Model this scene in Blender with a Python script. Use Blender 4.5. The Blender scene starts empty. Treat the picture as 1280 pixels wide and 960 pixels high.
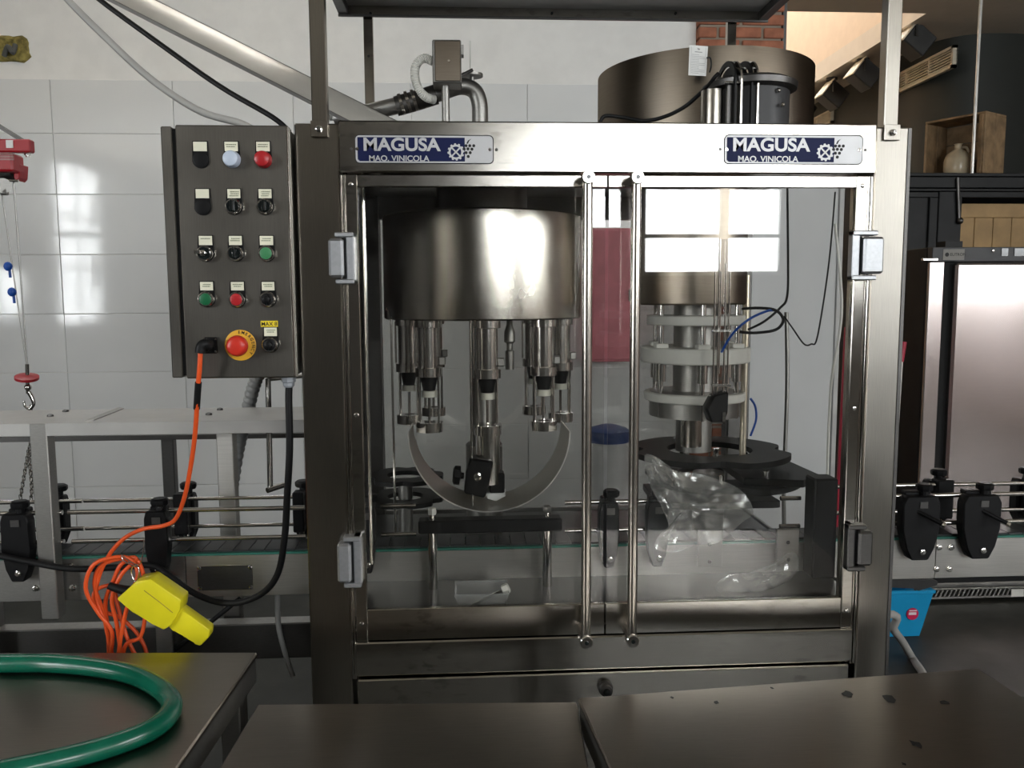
import bpy, bmesh, math, random
from mathutils import Vector, Matrix, noise
random.seed(7)
sc = bpy.context.scene
COL = sc.collection

# ------------------------------------------------------------------ camera
F_PX = 1030.0
YAW, PITCH, ROLL = math.radians(3.30), math.radians(5.93), math.radians(-0.30)
CAM = Vector((0, 0, 1.55))
fwd = Vector((math.sin(YAW)*math.cos(PITCH), math.cos(YAW)*math.cos(PITCH), -math.sin(PITCH)))
rgt0 = Vector((math.cos(YAW), -math.sin(YAW), 0)); up0 = rgt0.cross(fwd)
rgt = rgt0*math.cos(ROLL) + up0*math.sin(ROLL)
upv = -rgt0*math.sin(ROLL) + up0*math.cos(ROLL)
cam_data = bpy.data.cameras.new('camera'); cam_data.sensor_width = 36.0
cam_data.lens = F_PX/1280*36.0; cam_data.clip_start = 0.02
cam = bpy.data.objects.new('camera', cam_data); COL.objects.link(cam)
m = Matrix((rgt, upv, -fwd)).transposed().to_4x4(); m.translation = CAM
cam.matrix_world = m; sc.camera = cam

# ------------------------------------------------------------------ sky, light, exposure
W = bpy.data.worlds.new('overcast_sky'); sc.world = W; W.use_nodes = True
bg = W.node_tree.nodes['Background']; bg.inputs[0].default_value = (0.97, 0.985, 1.0, 1); bg.inputs[1].default_value = 11.0
sc.view_settings.view_transform = 'Standard'; sc.view_settings.look = 'None'
sc.view_settings.gamma = 1; sc.view_settings.use_curve_mapping = False
sc.view_settings.exposure = 1.25
sc.cycles.use_denoising = True
sc.cycles.max_bounces = 10; sc.cycles.transparent_max_bounces = 24
sc.cycles.sample_clamp_indirect = 8; sc.cycles.caustics_reflective = False; sc.cycles.caustics_refractive = False

def portal(name, loc, rot, sx, sy):
    l = bpy.data.lights.new(name, 'AREA'); l.shape = 'RECTANGLE'; l.size = sx; l.size_y = sy
    l.cycles.is_portal = True
    o = bpy.data.objects.new(name, l); o.location = loc; o.rotation_euler = rot; COL.objects.link(o)
# windows behind the camera: (x0, x1, z0, z1)
YF, XW, ZC = -5.2, -5.0, 3.51
WIN = [(1.22, 1.72, 2.25, 3.35), (1.88, 3.42, 1.78, 3.35), (4.95, 5.75, 1.9, 3.35)]  # third window is added to brighten the machine's right post
RWIN = (-4.7, -1.3, 1.98, 3.25)            # window in the right wall (y0, y1, z0, z1)
SKY = (-3.3, -0.4, 3.26, 3.42)              # roof light above the left conveyor (x0, x1, y0, y1)
LWINS = [(-3.3, -1.85, 1.22, 3.3), (-1.15, -0.05, 1.30, 1.95)]
for i, (a, b, c, d) in enumerate(WIN):
    portal('window_portal', ((a+b)/2, YF-0.05, (c+d)/2), (math.radians(90), 0, 0), b-a, d-c)
portal('window_portal', (7.05, (RWIN[0]+RWIN[1])/2, (RWIN[2]+RWIN[3])/2), (math.radians(90), 0, math.radians(90)), RWIN[1]-RWIN[0], RWIN[3]-RWIN[2])
portal('roof_light_portal', ((SKY[0]+SKY[1])/2, (SKY[2]+SKY[3])/2, ZC+0.14), (0, 0, 0), SKY[1]-SKY[0], SKY[3]-SKY[2])
for a, b, c, d in LWINS:
    portal('window_portal', (XW-0.05, (a+b)/2, (c+d)/2), (math.radians(90), 0, math.radians(-90)), b-a, d-c)

# ------------------------------------------------------------------ helpers
def at(x, y, Y):
    """the point at depth Y that lies on the line of sight of photo pixel (x, y)"""
    d = rgt*((x-640)/F_PX) + upv*(-(y-480)/F_PX) + fwd
    return CAM + d*(Y/d.y)
def atz(x, y, z):
    d = rgt*((x-640)/F_PX) + upv*(-(y-480)/F_PX) + fwd
    return CAM + d*((z-CAM.z)/d.z)

class MB:
    def __init__(s): s.bm = bmesh.new()
    def _f(s, vs):
        try: return s.bm.faces.new(vs)
        except ValueError: return None
    def box(s, a, b, bev=0.0, rot=None, piv=None):
        x0, y0, z0 = (min(a[i], b[i]) for i in range(3)); x1, y1, z1 = (max(a[i], b[i]) for i in range(3))
        return s.hexa([(x0,y0,z0),(x1,y0,z0),(x1,y1,z0),(x0,y1,z0),(x0,y0,z1),(x1,y0,z1),(x1,y1,z1),(x0,y1,z1)], bev, rot, piv)
    def hexa(s, c, bev=0.0, rot=None, piv=None):
        c = [Vector(p) for p in c]
        if rot is not None: c = [piv + rot @ (p-piv) for p in c]
        v = [s.bm.verts.new(p) for p in c]
        fs = [s._f([v[i] for i in q]) for q in ((0,3,2,1),(4,5,6,7),(0,1,5,4),(1,2,6,5),(2,3,7,6),(3,0,4,7))]
        if bev: s.bev(fs, bev)
        return s
    def bev(s, fs, w, seg=1):
        es = list({e for f in fs if f for e in f.edges})
        bmesh.ops.bevel(s.bm, geom=es, offset=w, segments=seg, affect='EDGES', profile=0.5, clamp_overlap=True)
    def ring(s, c, u, w, r, n): return [s.bm.verts.new(c + (u*math.cos(2*math.pi*i/n) + w*math.sin(2*math.pi*i/n))*r) for i in range(n)]
    def skin(s, rings, caps=True, closed=False):
        n = len(rings[0]); k = len(rings)
        for j in range(k if closed else k-1):
            A, B = rings[j], rings[(j+1) % k]
            for i in range(n): s._f((A[i], A[(i+1) % n], B[(i+1) % n], B[i]))
        if caps and not closed:
            s._f(list(reversed(rings[0]))); s._f(rings[-1])
    def frame(s, d):
        d = d.normalized(); a = Vector((0,0,1)) if abs(d.z) < 0.9 else Vector((1,0,0))
        u = a.cross(d).normalized(); return u, d.cross(u)
    def cyl(s, p0, p1, r, n=14, r2=None):
        p0, p1 = Vector(p0), Vector(p1); u, w = s.frame(p1-p0)
        s.skin([s.ring(p0, u, w, r, n), s.ring(p1, u, w, r if r2 is None else r2, n)]); return s
    def lathe(s, base, axis, prof, n=20, caps=True):
        base = Vector(base); axis = Vector(axis).normalized(); u, w = s.frame(axis)
        s.skin([s.ring(base+axis*h, u, w, max(r, 1e-4), n) for r, h in prof], caps); return s
    def tube(s, pts, r, n=8, sm=4, closed=False):
        pts = [Vector(p) for p in pts]
        if sm > 1: pts = spline(pts, sm, closed)
        d = pts[1]-pts[0]; u, w = s.frame(d); rings = []
        for i, p in enumerate(pts):
            if closed: t = (pts[(i+1) % len(pts)]-pts[i-1]).normalized()
            else: t = (pts[min(i+1, len(pts)-1)]-pts[max(i-1, 0)]).normalized()
            u = (u - t*u.dot(t)).normalized(); w = t.cross(u)
            rr = r(i/(len(pts)-1)) if callable(r) else r
            rings.append(s.ring(p, u, w, rr, n))
        s.skin(rings, True, closed); return s
    def prism(s, pts, off, bev=0.0, seg=1):
        pts = [Vector(p) for p in pts]; off = Vector(off)
        A = [s.bm.verts.new(p) for p in pts]; B = [s.bm.verts.new(p+off) for p in pts]; n = len(pts)
        fs = [s._f(A), s._f(list(reversed(B)))] + [s._f((A[i], B[i], B[(i+1) % n], A[(i+1) % n])) for i in range(n)]
        if bev: s.bev(fs, bev, seg)
        return s
    def annulus(s, c, axis, ro, ri, h, n=28, fo=None):
        c = Vector(c); axis = Vector(axis).normalized(); u, w = s.frame(axis); R = []
        for (rad, hh, out) in ((ri, 0, 0), (ro, 0, 1), (ro, h, 1), (ri, h, 0)):
            R.append([s.bm.verts.new(c+axis*hh+(u*math.cos(2*math.pi*i/n)+w*math.sin(2*math.pi*i/n))*(rad*(fo(2*math.pi*i/n) if (fo and out) else 1))) for i in range(n)])
        s.skin(R, False, True); return s
    def ball(s, c, r, n=10, sq=(1,1,1)):
        mm = Matrix.Translation(Vector(c)) @ Matrix.Diagonal((r*sq[0], r*sq[1], r*sq[2], 1))
        bmesh.ops.create_uvsphere(s.bm, u_segments=n, v_segments=max(6, n*2//3), radius=1, matrix=mm); return s
    def quad(s, *p): s._f([s.bm.verts.new(Vector(q)) for q in p]); return s
    def mesh(s, name, mat, off=Vector((0,0,0)), smooth=35):
        bmesh.ops.recalc_face_normals(s.bm, faces=s.bm.faces[:])
        if off.length: bmesh.ops.translate(s.bm, verts=s.bm.verts[:], vec=-off)
        me = bpy.data.meshes.new(name); s.bm.to_mesh(me); s.bm.free()
        me.materials.append(M[mat])
        if smooth:
            me.shade_smooth(); me.set_sharp_from_angle(angle=math.radians(smooth))
        return me
    def build(s, name, mat, parent=None, smooth=35):
        off = base_of(parent)
        o = bpy.data.objects.new(name, s.mesh(name, mat, off, smooth)); COL.objects.link(o)
        if parent: o.parent = parent
        return o

def base_of(p):
    v = Vector((0,0,0))
    while p is not None: v = v + p.location; p = p.parent
    return v
def spline(P, k, closed=False):
    out = []; n = len(P)
    for i in range(n if closed else n-1):
        if closed: a, b, c, d = P[i-1], P[i], P[(i+1) % n], P[(i+2) % n]
        else: a, b, c, d = P[max(i-1,0)], P[i], P[i+1], P[min(i+2,n-1)]
        for j in range(k):
            t = j/k
            out.append(0.5*((2*b)+(c-a)*t+(2*a-5*b+4*c-d)*t*t+(3*b-a-3*c+d)*t**3))
    if not closed: out.append(P[-1])
    return out
def tag(o, label=None, cat=None, group=None, kind=None):
    if label: o['label'] = label
    if cat: o['category'] = cat
    if group: o['group'] = group
    if kind: o['kind'] = kind
    return o
def thing(name, label, cat, loc=(0,0,0), group=None):
    o = bpy.data.objects.new(name, None); o.empty_display_size = 0.05; o.location = loc; COL.objects.link(o)
    return tag(o, label, cat, group)
def copy_part(o, parent, delta, label=None):
    """copy of a part with its sub-parts, shifted by delta; mesh data shared"""
    c = o.copy(); COL.objects.link(c); c.parent = parent; c.location = o.location + Vector(delta)
    for g in o.children:
        d = g.copy(); COL.objects.link(d); d.parent = c
    return c
def text_mesh(name, body, mat, parent, org, ux, uy, size, ext=0.0006, align='LEFT', xs=1.0, bold=0.0):
    cu = bpy.data.curves.new(name, 'FONT'); cu.body = body; cu.size = size; cu.extrude = ext; cu.align_x = align; cu.offset = bold
    t = bpy.data.objects.new(name+'_tmp', cu); COL.objects.link(t)
    me = bpy.data.meshes.new_from_object(t.evaluated_get(bpy.context.evaluated_depsgraph_get()))
    bpy.data.objects.remove(t); bpy.data.curves.remove(cu)
    ux, uy = Vector(ux), Vector(uy); uz = ux.cross(uy)
    off = base_of(parent)
    for v in me.vertices: v.co = Vector(org) + ux*(v.co.x*xs) + uy*v.co.y + uz*v.co.z - off
    me.materials.clear(); me.materials.append(M[mat])
    o = bpy.data.objects.new(name, me); me.name = name; COL.objects.link(o); o.parent = parent
    return o

# ------------------------------------------------------------------ materials
M = {}
def nd(nt, t, **kw):
    n = nt.nodes.new(t)
    for k, v in kw.items(): setattr(n, k, v)
    return n
def base_mat(name):
    mt = bpy.data.materials.new(name); mt.use_nodes = True; M[name] = mt
    return mt, mt.node_tree, mt.node_tree.nodes['Principled BSDF']
def noise_ramp(nt, scale, stretch, lo, hi, detail=4, p0=0.35, p1=0.65, rough=0.55):
    tc = nd(nt, 'ShaderNodeTexCoord'); mp = nd(nt, 'ShaderNodeMapping'); mp.inputs['Scale'].default_value = stretch
    nz = nd(nt, 'ShaderNodeTexNoise'); nz.inputs['Scale'].default_value = scale; nz.inputs['Detail'].default_value = detail
    nz.inputs['Roughness'].default_value = rough
    rp = nd(nt, 'ShaderNodeValToRGB'); rp.color_ramp.elements[0].position = p0; rp.color_ramp.elements[1].position = p1
    f = lambda c: c if len(c) == 4 else (*c, 1)
    rp.color_ramp.elements[0].color = f(lo); rp.color_ramp.elements[1].color = f(hi)
    L = nt.links.new; L(tc.outputs['Object'], mp.inputs['Vector']); L(mp.outputs[0], nz.inputs['Vector']); L(nz.outputs['Fac'], rp.inputs[0])
    return rp.outputs[0], nz.outputs['Fac']
def g3(v): return (v, v, v)
def plain(name, col, rough=0.45, metal=0.0, var=0.12, scale=9, bump=0.0, bscale=60, spec=0.5, coat=0.0, trans=0.0, ior=1.45):
    mt, nt, p = base_mat(name)
    c, _ = noise_ramp(nt, scale, (1,1,1), tuple(x*(1-var) for x in col), tuple(min(1, x*(1+var)) for x in col))
    nt.links.new(c, p.inputs['Base Color']); p.inputs['Roughness'].default_value = rough; p.inputs['Metallic'].default_value = metal
    p.inputs['Specular IOR Level'].default_value = spec; p.inputs['Coat Weight'].default_value = coat; p.inputs['Coat Roughness'].default_value = 0.06
    p.inputs['Transmission Weight'].default_value = trans; p.inputs['IOR'].default_value = ior
    if bump:
        _, f = noise_ramp(nt, bscale, (1,1,1), g3(0), g3(1)); b = nd(nt, 'ShaderNodeBump'); b.inputs['Strength'].default_value = bump; b.inputs['Distance'].default_value = 0.004
        nt.links.new(f, b.inputs['Height']); nt.links.new(b.outputs[0], p.inputs['Normal'])
    return mt
def steel(name, col=(0.60,0.57,0.53), rough=0.26, dr=0.03, stretch=(3,3,40), smudge=0.12, bump=0.0, sscale=5.0, aniso=0.0, tan=(0.03,0.02,1), spots=False):
    """brushed stainless: fine grain along the brushing, soft smudges, stretched highlights across it"""
    mt, nt, p = base_mat(name); L = nt.links.new
    p.inputs['Metallic'].default_value = 1.0
    c, _ = noise_ramp(nt, sscale, (1,1,0.6), tuple(x*(1-smudge) for x in col), col, 4, 0.28, 0.72, 0.55)
    g, _ = noise_ramp(nt, 30, stretch, g3(0.90), g3(1.0), 2)
    mxc = nd(nt, 'ShaderNodeMix', data_type='RGBA', blend_type='MULTIPLY'); mxc.inputs['Factor'].default_value = 1.0
    L(c, mxc.inputs['A']); L(g, mxc.inputs['B']); L(mxc.outputs['Result'], p.inputs['Base Color'])
    r2, _ = noise_ramp(nt, sscale*1.3, (1,1,0.7), g3(rough-dr), g3(rough+dr), 3, 0.2, 0.8); L(r2, p.inputs['Roughness'])
    if spots:      # dried water marks
        a1, _ = noise_ramp(nt, 55, (0.5,1,1.2), g3(1.0), g3(0.55), 3, 0.54, 0.64); a2, _ = noise_ramp(nt, 3.2, (1,1,1), g3(0), g3(1), 2, 0.42, 0.75)
        m4 = nd(nt, 'ShaderNodeMix', data_type='RGBA', blend_type='MULTIPLY'); L(a2, m4.inputs['Factor']); L(mxc.outputs['Result'], m4.inputs['A']); L(a1, m4.inputs['B']); mxc = m4
        L(mxc.outputs['Result'], p.inputs['Base Color'])
    if aniso:      # brushed sheet: lobe narrow along the brushing, wide across it
        gl = nd(nt, 'ShaderNodeBsdfAnisotropic'); gl.distribution = 'BECKMANN'; gl.inputs['Anisotropy'].default_value = -aniso
        ge = nd(nt, 'ShaderNodeNewGeometry'); cr = nd(nt, 'ShaderNodeVectorMath', operation='CROSS_PRODUCT')
        cr.inputs[0].default_value = tan; L(ge.outputs['Normal'], cr.inputs[1]); L(cr.outputs[0], gl.inputs['Tangent'])
        L(mxc.outputs['Result'], gl.inputs['Color']); L(r2, gl.inputs['Roughness']); L(gl.outputs[0], nt.nodes['Material Output'].inputs['Surface'])
    if bump:
        _, f = noise_ramp(nt, 40, stretch, g3(0), g3(1), 2)
        b = nd(nt, 'ShaderNodeBump'); b.inputs['Strength'].default_value = bump; b.inputs['Distance'].default_value = 0.001
        L(f, b.inputs['Height']); L(b.outputs[0], p.inputs['Normal'])
    return mt
def clear_sheet(name, tint=(0.93,0.94,0.93), ior=1.58, dirt=0.10, dirt_lo=0.0, scr=60, rough=0.015, dcol=(0.75,0.75,0.73)):
    """thin clear sheet: see-through, mirror by Fresnel, a film of scratches and dried drops"""
    mt = bpy.data.materials.new(name); mt.use_nodes = True; M[name] = mt; nt = mt.node_tree; L = nt.links.new
    nt.nodes.remove(nt.nodes['Principled BSDF']); out = nt.nodes['Material Output']
    tr = nd(nt, 'ShaderNodeBsdfTransparent'); tr.inputs[0].default_value = (*tint, 1)
    gl = nd(nt, 'ShaderNodeBsdfGlossy'); gl.inputs['Roughness'].default_value = rough
    lw = nd(nt, 'ShaderNodeLayerWeight'); lw.inputs['Blend'].default_value = 0.5; f0 = ((ior-1)/(ior+1))**2
    pw = nd(nt, 'ShaderNodeMath', operation='POWER'); L(lw.outputs['Facing'], pw.inputs[0]); pw.inputs[1].default_value = 5.0
    fr = nd(nt, 'ShaderNodeMath', operation='MULTIPLY_ADD'); L(pw.outputs[0], fr.inputs[0]); fr.inputs[1].default_value = 1-f0; fr.inputs[2].default_value = f0
    mx = nd(nt, 'ShaderNodeMixShader'); L(fr.outputs[0], mx.inputs[0]); L(tr.outputs[0], mx.inputs[1]); L(gl.outputs[0], mx.inputs[2])
    df = nd(nt, 'ShaderNodeBsdfDiffuse'); df.inputs[0].default_value = (*dcol, 1)
    a, _ = noise_ramp(nt, scr, (1,1,0.25), g3(0), g3(1), 6, 0.5, 0.72, 0.7)
    b, _ = noise_ramp(nt, 3.5, (1,1,1), g3(0.1), g3(1), 5, 0.4, 0.7)
    m1 = nd(nt, 'ShaderNodeMath', operation='MULTIPLY'); L(a, m1.inputs[0]); L(b, m1.inputs[1])
    m2 = nd(nt, 'ShaderNodeMath', operation='MULTIPLY_ADD'); L(m1.outputs[0], m2.inputs[0]); m2.inputs[1].default_value = dirt; m2.inputs[2].default_value = dirt_lo
    m3 = nd(nt, 'ShaderNodeMixShader'); L(m2.outputs[0], m3.inputs[0]); L(mx.outputs[0], m3.inputs[1]); L(df.outputs[0], m3.inputs[2])
    L(m3.outputs[0], out.inputs['Surface'])
    return mt

TX_ = (1,0.03,0.02)   # upright brushing
steel('steel_post', (0.50,0.47,0.42), 0.30, 0.03, (30,30,0.6), 0.22, 0, 4, 0.3, TX_)
steel('steel_h', (0.58,0.55,0.50), 0.23, 0.03, (0.6,3,30), 0.20, 0, 4, 0.30, spots=True)
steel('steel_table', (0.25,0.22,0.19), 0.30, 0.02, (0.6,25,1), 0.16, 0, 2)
steel('steel_box', (0.24,0.225,0.20), 0.36, 0.05, (25,25,0.6), 0.28, 0, 7)
steel('steel_drum', (0.60,0.57,0.52), 0.26, 0.03, (0.6,0.6,30), 0.12, 0, 5, 0.42)
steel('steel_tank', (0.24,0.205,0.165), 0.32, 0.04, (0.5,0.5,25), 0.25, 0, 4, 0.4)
steel('steel_polished', (0.70,0.68,0.65), 0.14, 0.03, (2,2,2), 0.08)
steel('steel_dull', (0.38,0.37,0.35), 0.42, 0.06, (3,3,20), 0.25)
steel('steel_plate', (0.66,0.64,0.60), 0.48, 0.05, (0.5,3,25), 0.15, 0, 4, 0.25)
steel('steel_dark', (0.14,0.135,0.13), 0.42, 0.05, (3,3,15), 0.25)
plain('steel_chute', (0.80,0.77,0.70), 0.30, metal=0.45, var=0.1, scale=6)
steel('steel_fridge', (0.62,0.55,0.53), 0.22, 0.03, (0.4,0.4,25), 0.08, 0, 3)
steel('aluminium_hinge', (0.50,0.51,0.53), 0.45, 0.05, (4,4,4), 0.15)
plain('black_plastic', (0.0045,0.0045,0.005), 0.45, var=0.3, bump=0.06, spec=0.25)
plain('black_rubber', (0.008,0.008,0.0085), 0.5, var=0.3, spec=0.3)
plain('black_gloss', (0.008,0.011,0.011), 0.15, var=0.2)
plain('gap_black', (0.006,0.006,0.006), 0.8)
plain('white_plastic', (0.68,0.67,0.62), 0.5, var=0.08)
plain('ivory_plastic', (0.70,0.69,0.60), 0.45, var=0.06)
plain('label_ivory', (0.80,0.78,0.62), 0.5, var=0.05)
plain('label_ink', (0.16,0.18,0.10), 0.7)
plain('button_white', (0.55,0.62,0.74), 0.3, var=0.05)
plain('button_red', (0.45,0.02,0.025), 0.3, var=0.1)
plain('button_green', (0.012,0.13,0.05), 0.3, var=0.1)
plain('button_green_light', (0.05,0.22,0.09), 0.35, var=0.1)
plain('emergency_red', (0.62,0.035,0.02), 0.32, var=0.06)
plain('emergency_yellow', (0.80,0.42,0.03), 0.45, var=0.06)
plain('tag_yellow', (0.85,0.65,0.03), 0.45, var=0.05)
plain('print_black', (0.01,0.01,0.01), 0.6)
plain('orange_cable', (0.80,0.10,0.02), 0.4, var=0.1)
plain('pendant_yellow', (0.82,0.72,0.02), 0.35, var=0.06)
plain('grey_conduit', (0.33,0.33,0.32), 0.45, var=0.1)
plain('grey_cable', (0.38,0.37,0.35), 0.45, var=0.08)
plain('gland_grey', (0.34,0.36,0.39), 0.45)
plain('hose_green', (0.002,0.115,0.066), 0.25, var=0.15, scale=20, coat=0.15)
plain('hoist_red', (0.38,0.012,0.02), 0.35, var=0.12)
plain('clip_blue', (0.01,0.08,0.40), 0.4)
plain('sign_blue', (0.006,0.010,0.055), 0.5, var=0.1, spec=0.2)
plain('sign_silver', (0.50,0.50,0.51), 0.45, metal=0.5, var=0.06)
plain('badge_grey', (0.30,0.29,0.27), 0.6, var=0.05, spec=0.2)
plain('roof_white', (0.75,0.74,0.71), 0.5, var=0.05)
plain('bucket_blue', (0.01,0.30,0.58), 0.38, var=0.04)
plain('bucket_handle', (0.03,0.03,0.03), 0.45)
plain('sticker_red', (0.55,0.015,0.08), 0.4)
plain('sticker_white', (0.85,0.80,0.82), 0.4)
plain('paper', (0.82,0.82,0.80), 0.7, var=0.03)
plain('print_grey', (0.35,0.35,0.35), 0.7)
plain('red_paint', (0.42,0.03,0.06), 0.4)
plain('red_paint_glare', (0.80,0.24,0.29), 0.4)  # red lightened to pink, window glare put into the colour
steel('steel_handle', (0.50,0.46,0.41), 0.2, 0.02, (2,2,2), 0.08)
plain('chain_dark', (0.035,0.037,0.038), 0.42, var=0.3, bump=0.05)
plain('wear_green', (0.03,0.16,0.12), 0.45)
plain('dark_deck', (0.03,0.03,0.03), 0.3, metal=0.5, var=0.25, spec=0.3)
plain('wall_paint', (0.82,0.81,0.78), 0.7, var=0.03, bump=0.05, bscale=25)
plain('ceiling_paint', (0.60,0.54,0.45), 0.8, var=0.03)
plain('shell_paint', (0.075,0.07,0.065), 0.85, var=0.1)
plain('pink_wall', (0.50,0.41,0.38), 0.8, var=0.05)
plain('tray_sheet', (0.50,0.49,0.47), 0.4, metal=0.4, var=0.06)
steel('canopy_sheet', (0.68,0.66,0.62), 0.18, 0.02, (2,2,2), 0.06)
plain('strip_dark', (0.05,0.05,0.052), 0.4, var=0.1, spec=0.3)
plain('chrome_white', (0.85,0.84,0.80), 0.25, metal=0.4)
plain('cream_wall', (0.66,0.54,0.41), 0.8, var=0.03)
plain('dark_wall', (0.022,0.025,0.021), 0.6, var=0.12, scale=2)
plain('grout', (0.50,0.50,0.49), 0.8)
plain('foam', (0.26,0.21,0.06), 0.9, var=0.5, scale=30, bump=0.8, bscale=60)
plain('foam_pipe', (0.10,0.10,0.09), 0.6)
plain('brick_clay', (0.34,0.13,0.075), 0.85, var=0.25, scale=14, bump=0.4, bscale=50)
plain('mortar', (0.27,0.22,0.17), 0.9, var=0.15, bump=0.3)
plain('cabinet_black', (0.009,0.0095,0.010), 0.5, var=0.25, spec=0.3)
plain('crate_wood', (0.26,0.17,0.09), 0.7, var=0.3, scale=12, bump=0.2)
plain('board_wood', (0.42,0.27,0.12), 0.6, var=0.15, scale=7)
plain('jug_clay', (0.62,0.52,0.36), 0.3, var=0.12, coat=0.4)
plain('vent_cream', (0.62,0.56,0.44), 0.5)
plain('lamp_dark', (0.035,0.036,0.035), 0.4, var=0.2)
plain('lamp_glass', (0.9,0.85,0.75), 0.2)
plain('window_white', (0.55,0.55,0.54), 0.5)
plain('partition_grey', (0.62,0.63,0.64), 0.5, var=0.05, scale=3)
plain('drum_white', (0.72,0.72,0.72), 0.45)
plain('drum_blue', (0.02,0.06,0.22), 0.4)
plain('brass', (0.78,0.70,0.56), 0.3, metal=0.8)
plain('yellow_dirty', (0.32,0.24,0.04), 0.6, var=0.3)
clear_sheet('door_sheet', (0.95,0.95,0.94), 1.52, dirt=0.015, dirt_lo=0.0)
clear_sheet('rear_sheet', (0.74,0.74,0.73), dirt=0.03, dirt_lo=0.0)
clear_sheet('window_glass', (0.96,0.97,0.97), 1.45, 0.02)
clear_sheet('bag_film', (0.80,0.80,0.79), 2.0, 0.30, 0.10, 25, 0.14)
clear_sheet('clear_box', (0.75,0.77,0.78), 1.6, 0.15, 0.18, 40, 0.08)
clear_sheet('sight_tube', (0.90,0.90,0.90), 1.5, 0.10, 0.02, 40, 0.03)
def tile_material():
    mt, nt, p = base_mat('tile_glaze'); L = nt.links.new
    c, _ = noise_ramp(nt, 1.2, (1,1,1), (0.74,0.75,0.745), (0.80,0.805,0.79)); L(c, p.inputs['Base Color'])
    p.inputs['Roughness'].default_value = 0.07
    _, f = noise_ramp(nt, 4.0, (1,1,1), g3(0), g3(1), 2); b = nd(nt, 'ShaderNodeBump'); b.inputs['Strength'].default_value = 0.10; b.inputs['Distance'].default_value = 0.01
    L(f, b.inputs['Height']); L(b.outputs[0], p.inputs['Normal'])
tile_material()
def floor_material():
    mt, nt, p = base_mat('floor_epoxy'); L = nt.links.new
    c, _ = noise_ramp(nt, 2.0, (1,1,1), (0.022,0.022,0.018), (0.038,0.037,0.030), 6); L(c, p.inputs['Base Color'])
    r, _ = noise_ramp(nt, 3.0, (1,1,1), g3(0.42), g3(0.6), 3, 0.25, 0.75); L(r, p.inputs['Roughness']); p.inputs['Specular IOR Level'].default_value = 0.3
    _, f = noise_ramp(nt, 40, (1,1,1), g3(0), g3(1)); b = nd(nt, 'ShaderNodeBump'); b.inputs['Strength'].default_value = 0.1; b.inputs['Distance'].default_value = 0.003
    L(f, b.inputs['Height']); L(b.outputs[0], p.inputs['Normal'])
floor_material()

def struct(name, mb, mat, parent=None, smooth=0):
    o = mb.build(name, mat, parent, smooth)
    if parent is None: o['kind'] = 'structure'
    return o

# ------------------------------------------------------------------ the room
YB = 4.4                                     # tiled back wall
CX0, CX1 = 1.225, 1.675                      # brick pillar
XR_ROOM, YV = 7.0, 5.8
struct('floor', MB().box((XW-0.2, YF-0.2, -0.1), (XR_ROOM+0.2, 10.2, 0)), 'floor_epoxy')
cl = MB().box((XW-0.2, YF-0.2, ZC), (XR_ROOM+0.2, SKY[2], ZC+0.15)).box((XW-0.2, SKY[3], ZC), (XR_ROOM+0.2, YB+0.2, ZC+0.15))
cl.box((XW-0.2, SKY[2], ZC), (SKY[0], SKY[3], ZC+0.15)).box((SKY[1], SKY[2], ZC), (XR_ROOM+0.2, SKY[3], ZC+0.15))
cl.box((CX0, YB+0.2, ZC), (XR_ROOM+0.2, YV, ZC+0.15)); cl.box((3.24, YV, ZC), (XR_ROOM+0.2, 9.6, ZC+0.15))
struct('ceiling', cl, 'ceiling_paint')
struct('wall_back', MB().box((XW, YB, 0), (CX0, YB+0.2, ZC)), 'wall_paint')
wb = bpy.data.objects['wall_back']
tops = [2.655, 2.39, 2.088, 1.785, 1.482, 1.179, 0.876, 0.573, 0.27, 0.0]
tile_cache = {}
for r in range(9):
    z1, z0 = tops[r]-0.0015, tops[r+1]+0.0015
    for k in range(-6, 2):
        x0 = 0.34+0.6*k+0.0015; x1 = min(x0+0.597, CX0)
        key = (round(z1-z0, 4), round(x1-x0, 4))
        if key not in tile_cache:
            tile_cache[key] = MB().box((0,0,0), (x1-x0, 0.008, z1-z0), 0.0012).mesh('tile', 'tile_glaze', smooth=0)
        o = bpy.data.objects.new('tile', tile_cache[key]); COL.objects.link(o); o.parent = wb
        o.location = (x0, YB-0.008, z0)
        o.rotation_euler = (random.uniform(-1,1)*0.0015, 0, random.uniform(-1,1)*0.002)
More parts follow.
